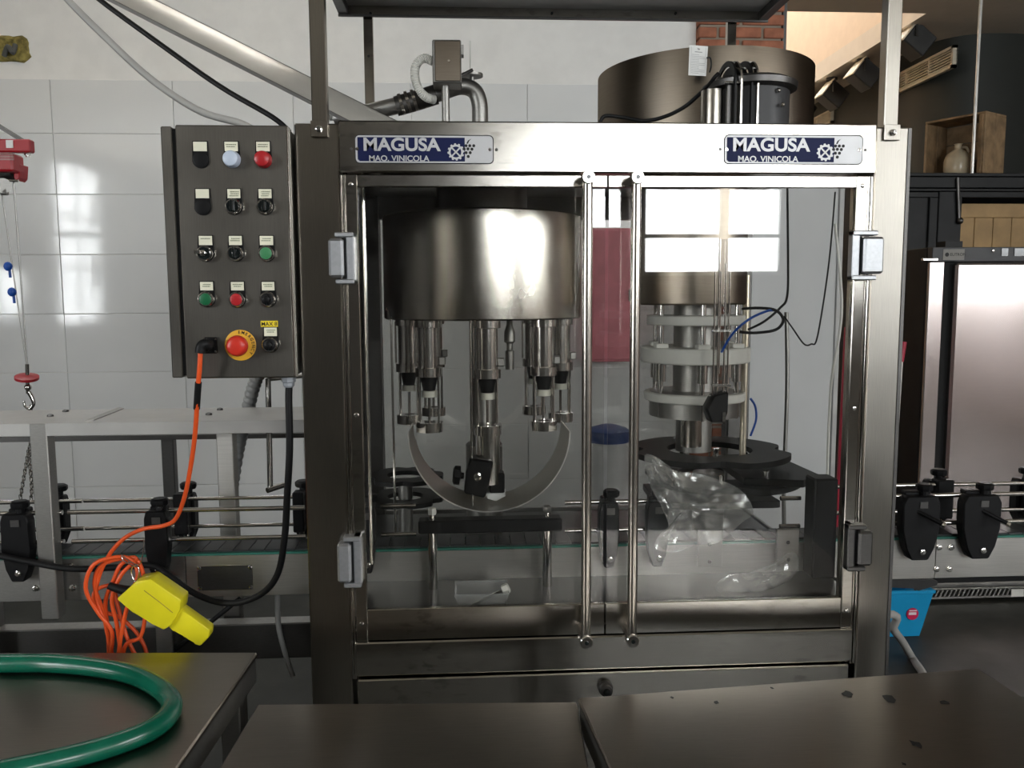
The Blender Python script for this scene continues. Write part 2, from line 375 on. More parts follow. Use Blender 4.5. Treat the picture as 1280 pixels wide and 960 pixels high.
# front wall (behind the camera) with its windows, and the left wall
def wall_y(name, y0, y1, xa, xb, holes, mat):
    mb = MB(); xs = xa
    for (a, b, c, d) in sorted(holes):
        mb.box((xs, y0, 0), (a, y1, ZC)); mb.box((a, y0, 0), (b, y1, c)); mb.box((a, y0, d), (b, y1, ZC)); xs = b
    mb.box((xs, y0, 0), (xb, y1, ZC)); return struct(name, mb, mat)
wall_y('wall_front', YF-0.2, YF, XW, XR_ROOM, WIN, 'shell_paint')
mb = MB(); ys = YF
for (a, b, c, d) in LWINS:
    mb.box((XW-0.2, ys, 0), (XW, a, ZC)); mb.box((XW-0.2, a, 0), (XW, b, c)); mb.box((XW-0.2, a, d), (XW, b, ZC)); ys = b
mb.box((XW-0.2, ys, 0), (XW, YB, ZC))
struct('wall_left', mb, 'shell_paint')
for i, (a, b, c, d) in enumerate(WIN):
    t = 0.045; mb = MB(); y0, y1 = YF-0.12, YF-0.06
    mb.box((a, y0, c), (a+t, y1, d)).box((b-t, y0, c), (b, y1, d)).box((a, y0, c), (b, y1, c+t)).box((a, y0, d-t), (b, y1, d))
    w = struct('window_%d' % (i+1), mb, 'window_white')
    if i:
        xm = a+(b-a)*0.58; zm = c+0.42
        MB().box((xm-0.045, y0, c+t), (xm+0.045, y1, d-t)).build('mullion', 'window_white', w, 0)
        MB().box((a+t, y0+0.01, zm-0.02), (b-t, y1-0.01, zm+0.02)).build('transom', 'window_white', w, 0)
    MB().box((a+t, YF-0.093, c+t), (b-t, YF-0.089, d-t)).build('pane', 'window_glass', w, 0)
for i, (a, b, c, d) in enumerate(LWINS):
    mb = MB(); t = 0.05
    mb.box((XW-0.12, a, c), (XW-0.06, a+t, d)).box((XW-0.12, b-t, c), (XW-0.06, b, d)).box((XW-0.12, a, c), (XW-0.06, b, c+t)).box((XW-0.12, a, d-t), (XW-0.06, b, d))
    w = struct('window_%d' % (4+i), mb, 'window_white')
    MB().box((XW-0.11, (a+b)/2-0.03, c+t), (XW-0.07, (a+b)/2+0.03, d-t)).build('mullion', 'window_white', w, 0)
    for q in ((0.36, 0.68) if i == 0 else ()): MB().box((XW-0.105, a+t, c+(d-c)*q-0.02), (XW-0.075, b-t, c+(d-c)*q+0.02)).build('transom', 'window_white', w, 0)
    MB().box((XW-0.093, a+t, c+t), (XW-0.089, b-t, d-t)).build('pane', 'window_glass', w, 0)
# right side of the room, the far bright stairwell and the dark wall with its rounded end
a, b, c, d = RWIN
struct('wall_right', MB().box((XR_ROOM, YF, 0), (XR_ROOM+0.2, a, ZC)).box((XR_ROOM, b, 0), (XR_ROOM+0.2, 6.9, ZC)).box((XR_ROOM, a, 0), (XR_ROOM+0.2, b, c)).box((XR_ROOM, a, d), (XR_ROOM+0.2, b, ZC)), 'pink_wall')
w = struct('window_6', MB().box((7.06, a, c), (7.12, a+0.05, d)).box((7.06, b-0.05, c), (7.12, b, d)).box((7.06, a, c), (7.12, b, c+0.05)).box((7.06, a, d-0.05), (7.12, b, d)), 'window_white')
for q in (0.33, 0.66): MB().box((7.07, a+(b-a)*q-0.03, c+0.05), (7.11, a+(b-a)*q+0.03, d-0.05)).build('mullion', 'window_white', w, 0)
MB().box((7.089, a+0.05, c+0.05), (7.093, b-0.05, d-0.05)).build('pane', 'window_glass', w, 0)
cur = spline([Vector(p) for p in ((3.6,9.6,0),(3.6,8.0,0),(3.6,6.75,0),(3.66,6.42,0),(3.88,6.22,0),(4.35,6.22,0),(5.2,6.4,0),(7.0,6.85,0))], 4)
mb = MB(); A = [mb.bm.verts.new(p) for p in cur]; B = [mb.bm.verts.new(p+Vector((0,0,ZC))) for p in cur]
off = [Vector((0.15, 0.15, 0))]*len(cur)
A2 = [mb.bm.verts.new(p+Vector((0.15,0.15,0))) for p in cur]; B2 = [mb.bm.verts.new(p+Vector((0.15,0.15,ZC))) for p in cur]
for i in range(len(cur)-1):
    mb._f((A[i],A[i+1],B[i+1],B[i])); mb._f((A2[i],B2[i],B2[i+1],A2[i+1])); mb._f((B[i],B[i+1],B2[i+1],B2[i]))
struct('wall_dark', mb, 'dark_wall', smooth=50)
struct('wall_stairwell', MB().box((0.6, 9.6, 0), (3.75, 9.8, 6.6)), 'cream_wall')
struct('wall_stairwell_left', MB().box((0.9, YB+0.2, 0), (1.05, 9.6, 6.6)), 'cream_wall')
struct('trim_1', MB().box((3.24, YV, ZC+0.15), (3.4, 9.6, 6.6)).box((1.05, YV-0.15, ZC+0.15), (3.4, YV, 6.6)), 'cream_wall')
struct('ceiling_stairwell', MB().box((0.9, YV-0.15, 6.6), (3.75, 7.2, 6.75)).box((0.9, 8.4, 6.6), (3.75, 9.8, 6.75)), 'ceiling_paint')
portal('stairwell_portal', (2.1, 7.8, 6.74), (0, 0, 0), 2.2, 1.2)
# brick pillar
pil = struct('wall_brick_pillar', MB().box((CX0+0.012, YB-0.038, 0), (CX1-0.012, YB+0.24, ZC)), 'mortar')
bh, bp = 0.052, 0.0655
bricks = {}
def brick(x0, x1, z):
    key = round(x1-x0, 3)
    if key not in bricks: bricks[key] = MB().box((0,0,0), (x1-x0, 0.30, bh), 0.004).mesh('brick', 'brick_clay', smooth=0)
    o = bpy.data.objects.new('brick', bricks[key]); COL.objects.link(o); o.parent = pil
    o.location = (x0, YB-0.05+random.uniform(-0.003,0.003), z+random.uniform(-0.002,0.002)); o.rotation_euler.y = random.uniform(-0.008,0.008)
for r in range(int(ZC/bp)):
    z = r*bp+0.006
    if r % 2: brick(CX0, CX0+0.215, z); brick(CX0+0.232, CX1, z)
    else: brick(CX0, CX0+0.095, z); brick(CX0+0.11, CX0+0.33, z); brick(CX0+0.345, CX1, z)
struct('trim_2', MB().box((CX1, YB-0.03, 0), (CX1+0.02, YB+0.25, ZC)), 'steel_dark')
# foam patch in the wall
p = at(-10, 62, YB)
rows = []
mb = MB(); n = 26
c0, c1 = at(-20, 78, YB), at(37, 45, YB)
ring_o = []
for i in range(n):
    a = 2*math.pi*i/n; k = 1.0/max(abs(math.cos(a)), abs(math.sin(a)))
    rr = min(k, 1.25)*(0.92+0.12*random.random())
    ring_o.append(Vector(((c0.x+c1.x)/2+math.cos(a)*rr*(c1.x-c0.x)/2, YB-0.001, (c0.z+c1.z)/2+math.sin(a)*rr*(c1.z-c0.z)/2)))
mid = Vector(((c0.x+c1.x)/2, 0, (c0.z+c1.z)/2))
R = [[mb.bm.verts.new(Vector((mid.x+(v.x-mid.x)*s_, YB-h_-random.random()*0.006, mid.z+(v.z-mid.z)*s_))) for v in ring_o] for s_, h_ in ((1,-0.004),(0.94,0.012),(0.7,0.022),(0.4,0.012),(0.15,0.006))]
mb.skin(R)
fp = mb.build('foam_patch', 'foam', None, 40); tag(fp, 'yellow-brown foam patch in the wall at the upper left', 'patch')
pp = at(12, 62, YB)
MB().tube([at(5,70,YB-0.03), at(10,58,YB-0.05), at(16,66,YB-0.05), at(19,56,YB-0.03)], 0.012, 8).build('pipe_stub', 'foam_pipe', fp)

# ------------------------------------------------------------------ the bottling machine
FM, BM = 1.72, 2.72                           # front and rear planes
XL, XR, ZT = -0.336, 0.937, 1.902
mach = thing('bottling_machine', 'large stainless steel bottling machine with two clear doors and blue signs', 'bottling machine', ((XL+XR)/2, (FM+BM)/2, 0))
def zf(y, Y=FM, x=640): return at(x, y, Y).z
def xf(x, y=480, Y=FM): return at(x, y, Y).x
ixl, ixr = xf(436, 400), xf(1077, 400)        # inner edges of the door opening
def part(name, mat, parent, mb, smooth=35, label=None):
    o = mb.build(name, mat, parent, smooth)
    if label: o['label'] = label
    return o
# posts
part('post', 'steel_post', mach, MB().box((XL, FM, 0), (ixl-0.012, FM+0.11, ZT), 0.003))
part('post', 'steel_post', mach, MB().box((ixr+0.016, FM, 0), (XR, FM+0.11, ZT), 0.003))
for s, px in ((0, ixl-0.010), (0, ixl-0.0045), (1, ixr+0.003), (1, ixr+0.0095)):
    part('door_jamb', 'steel_h', mach, MB().box((px-0.002, FM-0.004, zf(842)), (px+0.0025, FM+0.05, zf(219)), 0.001))
for x in (XL, XR-0.07):
    part('rear_post', 'steel_dark', mach, MB().box((x, BM-0.07, 0), (x+0.07, BM, ZT), 0.002))
part('post_edge', 'steel_dark', mach, MB().box((XR-0.004, FM-0.002, 0.05), (XR+0.003, FM+0.02, ZT-0.002)))
# fascia and lower beams
zb0, zb1 = zf(217), zf(153)
part('fascia', 'steel_h', mach, MB().box((ixl-0.010, FM-0.012, zb0), (ixr+0.012, FM+0.04, ZT+0.004), 0.003))
part('roof_plate', 'steel_dull', mach, MB().box((XL+0.02, FM+0.05, ZT-0.03), (XR-0.02, BM-0.02, ZT-0.02)).box((XL+0.11, FM+0.042, ZT-0.10), (XR-0.11, FM+0.048, ZT-0.0)))
part('rear_beam', 'steel_dull', mach, MB().box((XL+0.07, BM-0.05, ZT-0.10), (XR-0.07, BM-0.01, ZT-0.0)))
zl0, zl1 = zf(841), zf(797)
part('lower_beam', 'steel_h', mach, MB().box((ixl-0.004, FM-0.006, zl0+0.004), (ixr+0.006, FM+0.06, zl1), 0.003))
part('lower_panel', 'steel_h', mach, MB().box((ixl-0.002, FM-0.002, 0.12), (ixr+0.002, FM+0.03, zl0-0.005), 0.003))
lk = at(757, 861, FM-0.01)
k = part('latch', 'steel_dark', mach, MB().lathe((lk.x, FM-0.002, lk.z), (0,-1,0), ((0.016,0),(0.016,0.010),(0.013,0.014),(0.013,0.022),(0.009,0.024)), 18))
part('latch_core', 'black_gloss', k, MB().lathe((lk.x, FM-0.024, lk.z), (0,-1,0), ((0.008,0),(0.008,0.004),(0.004,0.005)), 12))
part('inner_panel', 'gap_black', mach, MB().box((XL+0.10, FM+0.04, 0.1), (XR-0.09, FM+0.05, 0.78)))
ZD = 0.853
part('deck', 'dark_deck', mach, MB().box((XL+0.03, FM+0.055, ZD-0.03), (XR-0.03, BM-0.08, ZD)))
part('side_panel', 'steel_dark', mach, MB().box((XL+0.01, FM+0.11, 1.12), (XL+0.018, BM-0.07, ZT-0.02)).box((XL+0.01, FM+0.11, 0.1), (XL+0.018, BM-0.07, ZD)))
part('side_panel', 'steel_dull', mach, MB().box((XR-0.018, FM+0.11, 0.1), (XR-0.01, BM-0.07, ZD)))
part('rear_panel', 'steel_dull', mach, MB().box((XL+0.07, BM-0.03, 0.1), (XR-0.07, BM-0.022, ZD)))
part('rear_sheet', 'rear_sheet', mach, MB().box((XL+0.07, BM-0.044, ZD+0.004), (XR-0.07, BM-0.040, ZT-0.10)), 0, 'smoky clear rear door sheet')
for x in (XL+0.05, XR-0.05):
    for y in (FM+0.05, BM-0.04):
        part('foot', 'steel_dull', mach, MB().lathe((x, y, 0), (0,0,1), ((0.04,0),(0.04,0.012),(0.014,0.02),(0.014,0.06)), 16))

# signs
def sign(cx0, cz1, sc_):
    Ys = FM-0.012
    def U(u, v, y=0.0): return Vector((cx0+(u-85)*sc_, Ys-y, cz1-(v-80)*sc_))
    def rr(u0, u1, v0, v1, r, y):
        pts = []
        for (cu, cv, a0) in ((u1-r, v0+r, -90), (u1-r, v1-r, 0), (u0+r, v1-r, 90), (u0+r, v0+r, 180)):
            for j in range(5):
                a = math.radians(a0+j*22.5); pts.append(U(cu+r*math.cos(a), cv+r*math.sin(a), y))
        return pts
    s = part('sign_plate', 'print_black', mach, MB().prism(rr(85,1198,80,308,38,0.0), (0,-0.0012,0)), 35, 'blue and silver maker sign with gear and grapes')
    part('border', 'sign_silver', s, MB().prism(rr(92,1191,88,301,32,0.0012), (0,-0.0006,0)))
    part('blue_field', 'sign_blue', s, MB().prism([U(*q, 0.0018) for q in ((108,102),(965,102),(965,290),(125,290),(108,275))], (0,-0.0004,0)))
    text_mesh('lettering', 'MAGUSA', 'sign_silver', s, U(150,205,0.0022), (1,0,0), (0,0,1), 139*sc_, 0.0004, xs=1.10, bold=0.004*sc_/0.00026*0.26)
    text_mesh('lettering', 'MAQ. VINICOLA', 'sign_silver', s, U(195,288,0.0022), (1,0,0), (0,0,1), 62*sc_, 0.0004, xs=1.06, bold=0.0003)
    gc = U(893, 215, 0.0022)
    fo = lambda a: 1.17 if (a/(2*math.pi)*12) % 1 < 0.42 else 1.0
    gr = part('gear', 'sign_silver', s, MB().annulus(gc, (0,-1,0), 58*sc_, 43*sc_, 0.0005, 96, fo), 20)
    mb = MB()
    for a in (45, 135):
        d = Vector((math.cos(math.radians(a)), 0, math.sin(math.radians(a))))*45*sc_; q = Vector((-d.z, 0, d.x)).normalized()*6*sc_
        mb.prism([gc+d+q, gc-d+q, gc-d-q, gc+d-q], (0,-0.0005,0))
    part('spokes', 'sign_silver', gr, mb, 0)
    for (u, v) in ((975,165),(1005,165),(1037,165),(960,192),(990,190),(1022,192),(975,220),(1008,220),(992,250)):
        part('grape', 'print_black', s, MB().cyl(U(u,v,0.0018), U(u,v,0.0026), 12*sc_, 12))
    part('stalk', 'print_black', s, MB().prism([U(q[0],q[1],0.0018) for q in ((978,148),(990,125),(1018,110),(1000,128),(990,150))], (0,-0.0006,0)))
    for u in (106, 1168): part('screw', 'steel_polished', s, MB().lathe(U(u,194,0.0018), (0,-1,0), ((15*sc_,0),(13*sc_,0.0015),(5*sc_,0.0016)), 12))
    for u in (58, 1220): part('rivet', 'steel_dark', s, MB().lathe(U(u,194,0), (0,-1,0), ((13*sc_,0),(10*sc_,0.0015),(4*sc_,0.0016)), 12))
a, b = at(443, 168, FM-0.012), at(617, 168, FM-0.012); sign(a.x, a.z, (b.x-a.x)/1113)
a, b = at(905, 168, FM-0.012), at(1079, 168, FM-0.012); sign(a.x, a.z, (b.x-a.x)/1113)

# doors
seam = xf(758, 480)
DT, DB = zf(219), zf(795.5)
gT, gB = zf(234), zf(757)
def door(xa, xb, stile_left, pin):
    d = part('door', 'steel_h', mach, MB().box((xa, FM-0.003, gT), (xb, FM+0.010, DT), 0.0015), 35, 'steel door frame strips around a clear scratched sheet')
    part('bottom_rail', 'steel_h', d, MB().box((xa, FM-0.003, DB), (xb, FM+0.010, gB), 0.0015))
    sw = 0.024
    x0, x1 = (xa, xa+sw) if stile_left else (xb-sw, xb)
    part('hinge_stile', 'steel_h', d, MB().box((x0, FM-0.006, DB), (x1, FM+0.010, DT), 0.0015))
    part('pane', 'door_sheet', d, MB().box((xa+0.004, FM+0.011, DB+0.004), (xb-0.002, FM+0.015, DT-0.004)), 0, 'clear scratched plastic sheet')
    for z in (DT-0.02, (DT+DB)*0.5, DB+0.04):
        part('screw', 'steel_polished', d, MB().lathe(((x0+x1)/2, FM-0.006, z), (0,-1,0), ((0.005,0),(0.004,0.002),(0.002,0.0025)), 10))
    hx = pin
    h = part('handle', 'steel_handle', d, MB().cyl((hx, FM-0.045, zf(793)), (hx, FM-0.045, zf(225)), 0.0105, 20), 35, 'long vertical tube handle')
    for z in (zf(226), zf(792)):
        part('standoff', 'steel_polished', h, MB().lathe((hx, FM-0.003, z), (0,-1,0), ((0.011,0),(0.011,0.042),(0.014,0.044),(0.014,0.056),(0.012,0.058)), 20))
        part('bolt_socket', 'black_gloss', h, MB().cyl((hx, FM-0.061, z), (hx, FM-0.062, z), 0.0045, 8))
    return d
door(ixl, seam-0.001, True, xf(733.5, 480, FM-0.045))
door(seam+0.001, ixr, False, xf(793, 480, FM-0.045))
# hinges
def hinge(px0, px1, py0, py1, left, mat):
    Yh = FM-0.03
    a, b = at(px0, py0, Yh), at(px1, py1, Yh)
    x0, x1, z1, z0 = min(a.x,b.x), max(a.x,b.x), a.z, b.z
    s = 1 if left else -1
    xo, xi = (x0, x1) if left else (x1, x0)
    t = 0.007
    mb = MB().box((xi, Yh+0.004, z0), (xi-s*0.016, FM-0.003, z1), 0.002).box((xi, Yh, z1-0.010), (xo+s*0.012, FM-0.003, z1), 0.002).box((xi, Yh, z0), (xo+s*0.012, FM-0.003, z0+0.010), 0.002)
    h = part('hinge', mat, mach, mb, 35, 'grey cast door hinge')
    part('knuckle', mat, h, MB().box((xo, Yh-0.006, z0+0.013), (xi-s*0.020, FM-0.001, z1-0.013), 0.005))
    part('pin_shadow_gap', 'gap_black', h, MB().box((xi-s*0.020, Yh+0.008, z0+0.011), (xi-s*0.016, FM-0.001, z1-0.011)))
hinge(410, 443, 290, 355, True, 'aluminium_hinge'); hinge(421, 452, 672, 735, True, 'aluminium_hinge')
hinge(1068, 1103, 288, 350, False, 'aluminium_hinge'); hinge(1062, 1089, 657, 714, False, 'steel_dark')

# filler bowl and its eight valves
DC = at(604, 420, 2.22); DC.z = 0
part('filler_bowl', 'steel_drum', mach, MB().lathe((DC.x, DC.y, 1.497), (0,0,1), ((0.02,0),(0.256,0),(0.262,0.004),(0.262,0.262),(0.258,0.266),(0.02,0.268)), 64), 35, 'polished steel filler bowl')
part('bowl_hub', 'steel_dull', mach, MB().lathe((DC.x, DC.y, 1.76), (0,0,1), ((0.12,0),(0.12,0.10)), 32))
part('centre_column', 'steel_dull', mach, MB().lathe((DC.x, DC.y+0.02, ZD), (0,0,1), ((0.05,0),(0.05,0.30),(0.035,0.31),(0.035,0.65)), 24))
proto = None
for i in range(8):
    a = math.radians(-90+45*i); vx, vy = DC.x+0.205*math.cos(a)+0.004, DC.y+0.205*math.sin(a)
    if proto is None:
        v = part('filling_valve', 'steel_polished', mach, MB().lathe((vx, vy, 1.352), (0,0,1), ((0.022,0),(0.034,0.004),(0.034,0.026),(0.027,0.027),(0.027,0.125),(0.034,0.127),(0.034,0.145)), 24), 35, 'tall polished filling valve with guide rods')
        proto = v
        part('cup', 'black_rubber', v, MB().lathe((vx, vy, 1.318), (0,0,1), ((0.015,0),(0.017,0.01),(0.022,0.034)), 18))
        part('seal_ring', 'ivory_plastic', v, MB().lathe((vx, vy, 1.303), (0,0,1), ((0.012,0),(0.0185,0.001),(0.0185,0.016),(0.015,0.017)), 18), 35, 'ivory sealing ring')
        part('stem', 'steel_polished', v, MB().cyl((vx, vy, 1.225), (vx, vy, 1.31), 0.0035, 8))
        for q in (35, 145, 215, 325):
            part('guide_rod', 'steel_polished', v, MB().cyl((vx+0.029*math.cos(math.radians(q)), vy+0.029*math.sin(math.radians(q)), 1.225), (vx+0.029*math.cos(math.radians(q)), vy+0.029*math.sin(math.radians(q)), 1.36), 0.0025, 8))
        part('centring_ring', 'steel_polished', v, MB().annulus((vx, vy, 1.216), (0,0,1), 0.034, 0.014, 0.024, 24))
        p0 = Vector((vx, vy, 0))
        part('side_nut', 'steel_dull', v, MB().box((vx+0.026, vy-0.01, 1.385), (vx+0.042, vy+0.01, 1.405), 0.002))
        part('clamp_rod', 'steel_polished', v, MB().cyl((vx-0.033, vy-0.006, 1.38), (vx-0.033, vy-0.006, 1.49), 0.0025, 8))
    else:
        copy_part(proto, mach, (vx-p0.x, vy-p0.y, 0))
ss = at(637, 420, 2.2)
part('level_probe', 'steel_dull', mach, MB().lathe((ss.x, 2.2, 1.36), (0,0,1), ((0.012,0),(0.012,0.05),(0.008,0.052),(0.008,0.07),(0.015,0.075),(0.015,0.10),(0.008,0.12),(0.008,0.14)), 16))
# front bottle lift with black clamp, standing in the curved guard
lc = at(610, 560, 2.03)
part('lift_tube', 'steel_polished', mach, MB().lathe((lc.x, 2.03, 1.09), (0,0,1), ((0.030,0),(0.030,0.135),(0.034,0.137),(0.034,0.15),(0.020,0.152)), 24))
part('support_rod', 'steel_polished', mach, MB().cyl((xf(589,500,2.0), 2.0, 1.04), (xf(589,500,2.0), 2.0, 1.5), 0.003, 8))
part('support_rod', 'steel_polished', mach, MB().cyl((xf(491,500,2.05), 2.05, 0.95), (xf(491,500,2.05), 2.05, 1.5), 0.003, 8))
part('support_rod', 'steel_polished', mach, MB().cyl((xf(460,500,1.84), 1.84, 0.95), (xf(460,500,1.84), 1.84, 1.85), 0.004, 8))
gcx = at(612, 541, 1.99); RG = 0.199
mb = MB(); rings = []
for i in range(41):
    a = math.radians(180+180*i/40)
    c_, s_ = math.cos(a), math.sin(a)
    rings.append([mb.bm.verts.new(Vector((gcx.x+rr_*c_, yy, gcx.z+rr_*s_))) for rr_, yy in ((RG,1.99),(RG,2.17),(RG-0.003,2.17),(RG-0.003,1.99))])
mb.skin(rings)
part('curved_guard', 'steel_plate', mach, mb, 40, 'semicircular bent steel guard plate')
ck = part('bottle_clamp', 'black_plastic', mach, MB().prism([at(x,y,1.985) for x,y in ((588,573),(617,577),(611,607),(606,623),(580,617),(583,590))], (0,0.06,0), 0.004), 35, 'black plastic clamp block with knob')
cb = at(597, 596, 1.983)
part('clamp_bolt', 'steel_polished', ck, MB().lathe((cb.x, 1.985, cb.z), (0,-1,0), ((0.010,0),(0.010,0.004),(0.006,0.005),(0.006,0.003)), 14))
kb = at(572, 596, 2.0)
part('clamp_knob', 'black_plastic', ck, MB().lathe((kb.x+0.016, 2.01, kb.z), (-1,0,0.1), ((0.008,0),(0.008,0.008),(0.024,0.010),(0.024,0.024),(0.016,0.028)), 8))
part('clamp_arm', 'black_plastic', ck, MB().box(at(612,592,2.02), at(630,612,2.06), 0.003))
tg = part('support_bar', 'black_plastic', mach, MB().box((xf(523,655,1.93), 1.92, zf(664,1.93)), (xf(702,655,1.93), 1.96, zf(648,1.93)), 0.003), 35, 'black horizontal support bar')
for px, py in ((541, 633), (684, 626)):
    x_ = xf(px, 690, 1.94)
    part('bar_leg', 'steel_polished', tg, MB().cyl((x_, 1.94, ZD), (x_, 1.94, zf(660,1.94)), 0.0115, 18))
    b_ = part('bar_bolt', 'steel_polished', tg, MB().lathe((x_, 1.94, zf(649,1.94)), (0,0,1), ((0.012,0),(0.012,0.004),(0.0075,0.005),(0.0075,0.016)), 16))
    part('hex_head', 'white_plastic' if px < 600 else 'steel_dull', b_, MB().lathe((x_, 1.94, zf(649,1.94)+0.016), (0,0,1), ((0.010,0),(0.011,0.002),(0.011,0.013),(0.008,0.016)), 6))
# in-feed star plates on the left
for zc_ in (zf(600,2.2), zf(627,2.2)):
    x_ = xf(505, 600, 2.2)
    part('infeed_star', 'black_plastic', mach, MB().annulus((x_, 2.24, zc_), (0,0,1), 0.105, 0.05, 0.012, 72, lambda a: 1-0.16*max(0, math.cos(6*a))**2), 20)
part('star_spacer', 'steel_dull', mach, MB().cyl((xf(505,600,2.2), 2.24, ZD), (xf(505,600,2.2), 2.24, zf(600,2.2)), 0.02, 14))

# corking turret on the right
TC = at(868, 480, 2.27)
tx, ty = TC.x, 2.27
part('turret_column', 'steel_dull', mach, MB().lathe((tx, ty, 1.12), (0,0,1), ((0.05,0),(0.05,0.10),(0.125,0.102),(0.125,0.17),(0.06,0.172),(0.06,0.62)), 32), 35, 'dull steel turret column')
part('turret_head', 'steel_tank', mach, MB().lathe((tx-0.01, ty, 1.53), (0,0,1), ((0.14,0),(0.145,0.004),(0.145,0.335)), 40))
for z_, r_, h_ in ((1.475, 0.135, 0.026), (1.372, 0.150, 0.042), (1.265, 0.140, 0.024)):
    part('turret_disc', 'white_plastic', mach, MB().lathe((tx, ty, z_), (0,0,1), ((r_-0.003,0),(r_,0.003),(r_,h_-0.003),(r_-0.003,h_)), 40), 35, 'off-white plastic turret disc')
for i in range(6):
    a = math.radians(-96+60*i); x_, y_ = tx+0.118*math.cos(a), ty+0.118*math.sin(a)
    o = part('corking_plunger', 'steel_polished', mach, MB().lathe((x_, y_, 1.22), (0,0,1), ((0.007,0),(0.007,0.10),(0.014,0.102),(0.014,0.16),(0.007,0.162),(0.007,0.33)), 14))
    part('plunger_block', 'white_plastic', o, MB().box((x_-0.017, y_-0.017, 1.385), (x_+0.017, y_+0.017, 1.425), 0.002))
part('lift_pedestal', 'steel_drum', mach, MB().lathe((xf(864,540,2.2), 2.2, zf(561,2.2)), (0,0,1), ((0.028,0),(0.028,0.078),(0.024,0.08)), 24))
for px, y0_, y1_ in ((892,300,520),(897,300,520),(905,330,520),(910,300,520),(899,340,470)):
    part('cork_tube_rod', 'steel_polished', mach, MB().cyl((xf(px,450,2.06), 2.06, zf(y1_,2.06)), (xf(px,450,2.06), 2.06, zf(y0_,2.06)), 0.0022, 8))
part('cork_magazine', 'sight_tube', mach, MB().cyl((xf(901,450,2.08), 2.08, zf(515,2.08)), (xf(901,450,2.08), 2.08, zf(300,2.08)), 0.017, 18))
part('magazine_clip', 'steel_polished', mach, MB().box((xf(889,416,2.05), 2.045, zf(417,2.05)), (xf(913,416,2.05), 2.05, zf(414,2.05))).box((xf(889,484,2.05), 2.045, zf(486,2.05)), (xf(913,484,2.05), 2.05, zf(483,2.05))))
cj = part('cork_jaw', 'black_plastic', mach, MB().prism([at(x,y,2.04) for x,y in ((884,512),(893,495),(911,490),(910,515),(906,527),(890,529))], (0,0.05,0), 0.003))
part('jaw_edge', 'steel_polished', cj, MB().box(at(889,530,2.036), at(905,527,2.042)).box(at(903,530,2.036), at(906,515,2.042)))
part('tall_rod', 'brass', mach, MB().cyl((xf(931,450,2.24), 2.24, zf(575,2.24)), (xf(931,450,2.24), 2.24, zf(345,2.24)), 0.009, 14), 35, 'tall warm-toned bright rod')
MB_ = MB().annulus((tx+0.055, 2.30, zf(576,2.25)), (0,0,1), 0.225, 0.12, 0.016, 96, lambda a: 1-0.17*max(0, math.cos(4*a+0.4))**3)
st = part('star_wheel', 'black_plastic', mach, MB_, 20, 'black scalloped star wheel')
st2 = part('star_wheel', 'black_plastic', mach, MB().annulus((tx+0.085, 2.28, zf(606,2.25)), (0,0,1), 0.22, 0.12, 0.016, 96, lambda a: 1-0.17*max(0, math.cos(4*a+0.4))**3), 20, 'lower black scalloped star wheel')
for px, py in ((853,568),(895,566),(931,570),(843,592),(901,600),(957,594)):
    q = at(px, py, 2.25 if py < 585 else 2.12)
    part('star_spacer', 'steel_polished', mach, MB().cyl((q.x, q.y, q.z-0.035), (q.x, q.y, q.z+0.012), 0.008, 12))
part('star_hub', 'steel_dull', mach, MB().cyl((tx+0.055, 2.30, ZD), (tx+0.055, 2.30, 1.05), 0.045, 20))
part('guide_table', 'black_plastic', mach, MB().prism([(xf(905,560,2.3), 2.42, 1.055), (xf(970,560,2.4), 2.45, 1.055), (xf(1038,604,2.06), 2.13, 1.055), (xf(1005,604,2.06), 2.06, 1.055), (xf(930,600,2.1), 2.10, 1.055)], (0,0,0.02), 0.002), 20)
part('guide_table', 'black_plastic', mach, MB().prism([(xf(830,640,2.1), 2.36, 0.985), (xf(960,640,2.2), 2.40, 0.985), (xf(996,640,2.02), 2.13, 0.985), (xf(985,640,2.02), 2.125, 0.985), (xf(830,640,2.05), 2.125, 0.985)], (0,0,0.02), 0.002), 20)
part('table_block', 'black_plastic', mach, MB().box((xf(1005,640,2.0), 1.94, ZD), (xf(1047,640,1.94), 2.0, zf(606,1.94)), 0.004))
for z0_, px in ((ZD, 887), (ZD, 985)):
    bl = part('bracket_plate', 'steel_plate', mach, MB().box((xf(px-15,700,1.97), 1.965, zf(714,1.97)), (xf(px+15 if px < 900 else px+12,700,1.97), 1.975, zf(668,1.97)), 0.001))
    for py in (686, 708): part('screw', 'steel_dark', bl, MB().lathe((xf(px,py,1.965), 1.965, zf(py,1.965)), (0,-1,0), ((0.005,0),(0.004,0.002)), 10))

# pneumatic hoses inside the right door, parts of the machine
def hose_part(name, mat, pts, r, parent=mach, label=None, Y=None):
    return part(name, mat, parent, MB().tube([at(*p) for p in pts], r, 8, 5), 60, label)
hose_part('air_hose', 'clip_blue', [(902,440,2.0),(915,418,1.96),(935,400,1.93),(958,389,1.93),(970,388,1.94)], 0.003, label='thin blue air hose')
hose_part('air_hose', 'black_rubber', [(925,415,1.98),(945,416,1.95),(970,412,1.93),(979,400,1.93),(970,388,1.93),(950,385,1.95),(928,386,2.0)], 0.0035, label='looped black air hose')
hose_part('air_hose', 'black_rubber', [(935,412,2.0),(955,402,1.98),(975,385,1.98),(984,370,2.0),(985,320,2.05),(984,230,2.1)], 0.003)
hose_part('air_hose', 'black_rubber', [(980,395,1.95),(992,412,1.95),(1005,430,1.95),(1014,430,1.95),(1022,420,1.96),(1036,330,2.0),(1044,240,2.05)], 0.002)
hose_part('air_hose', 'white_plastic', [(1044,280,2.0),(1052,370,1.96),(1049,420,1.95),(1040,470,1.95),(1036,530,1.97),(1034,602,2.0)], 0.0035, label='thin white hose')
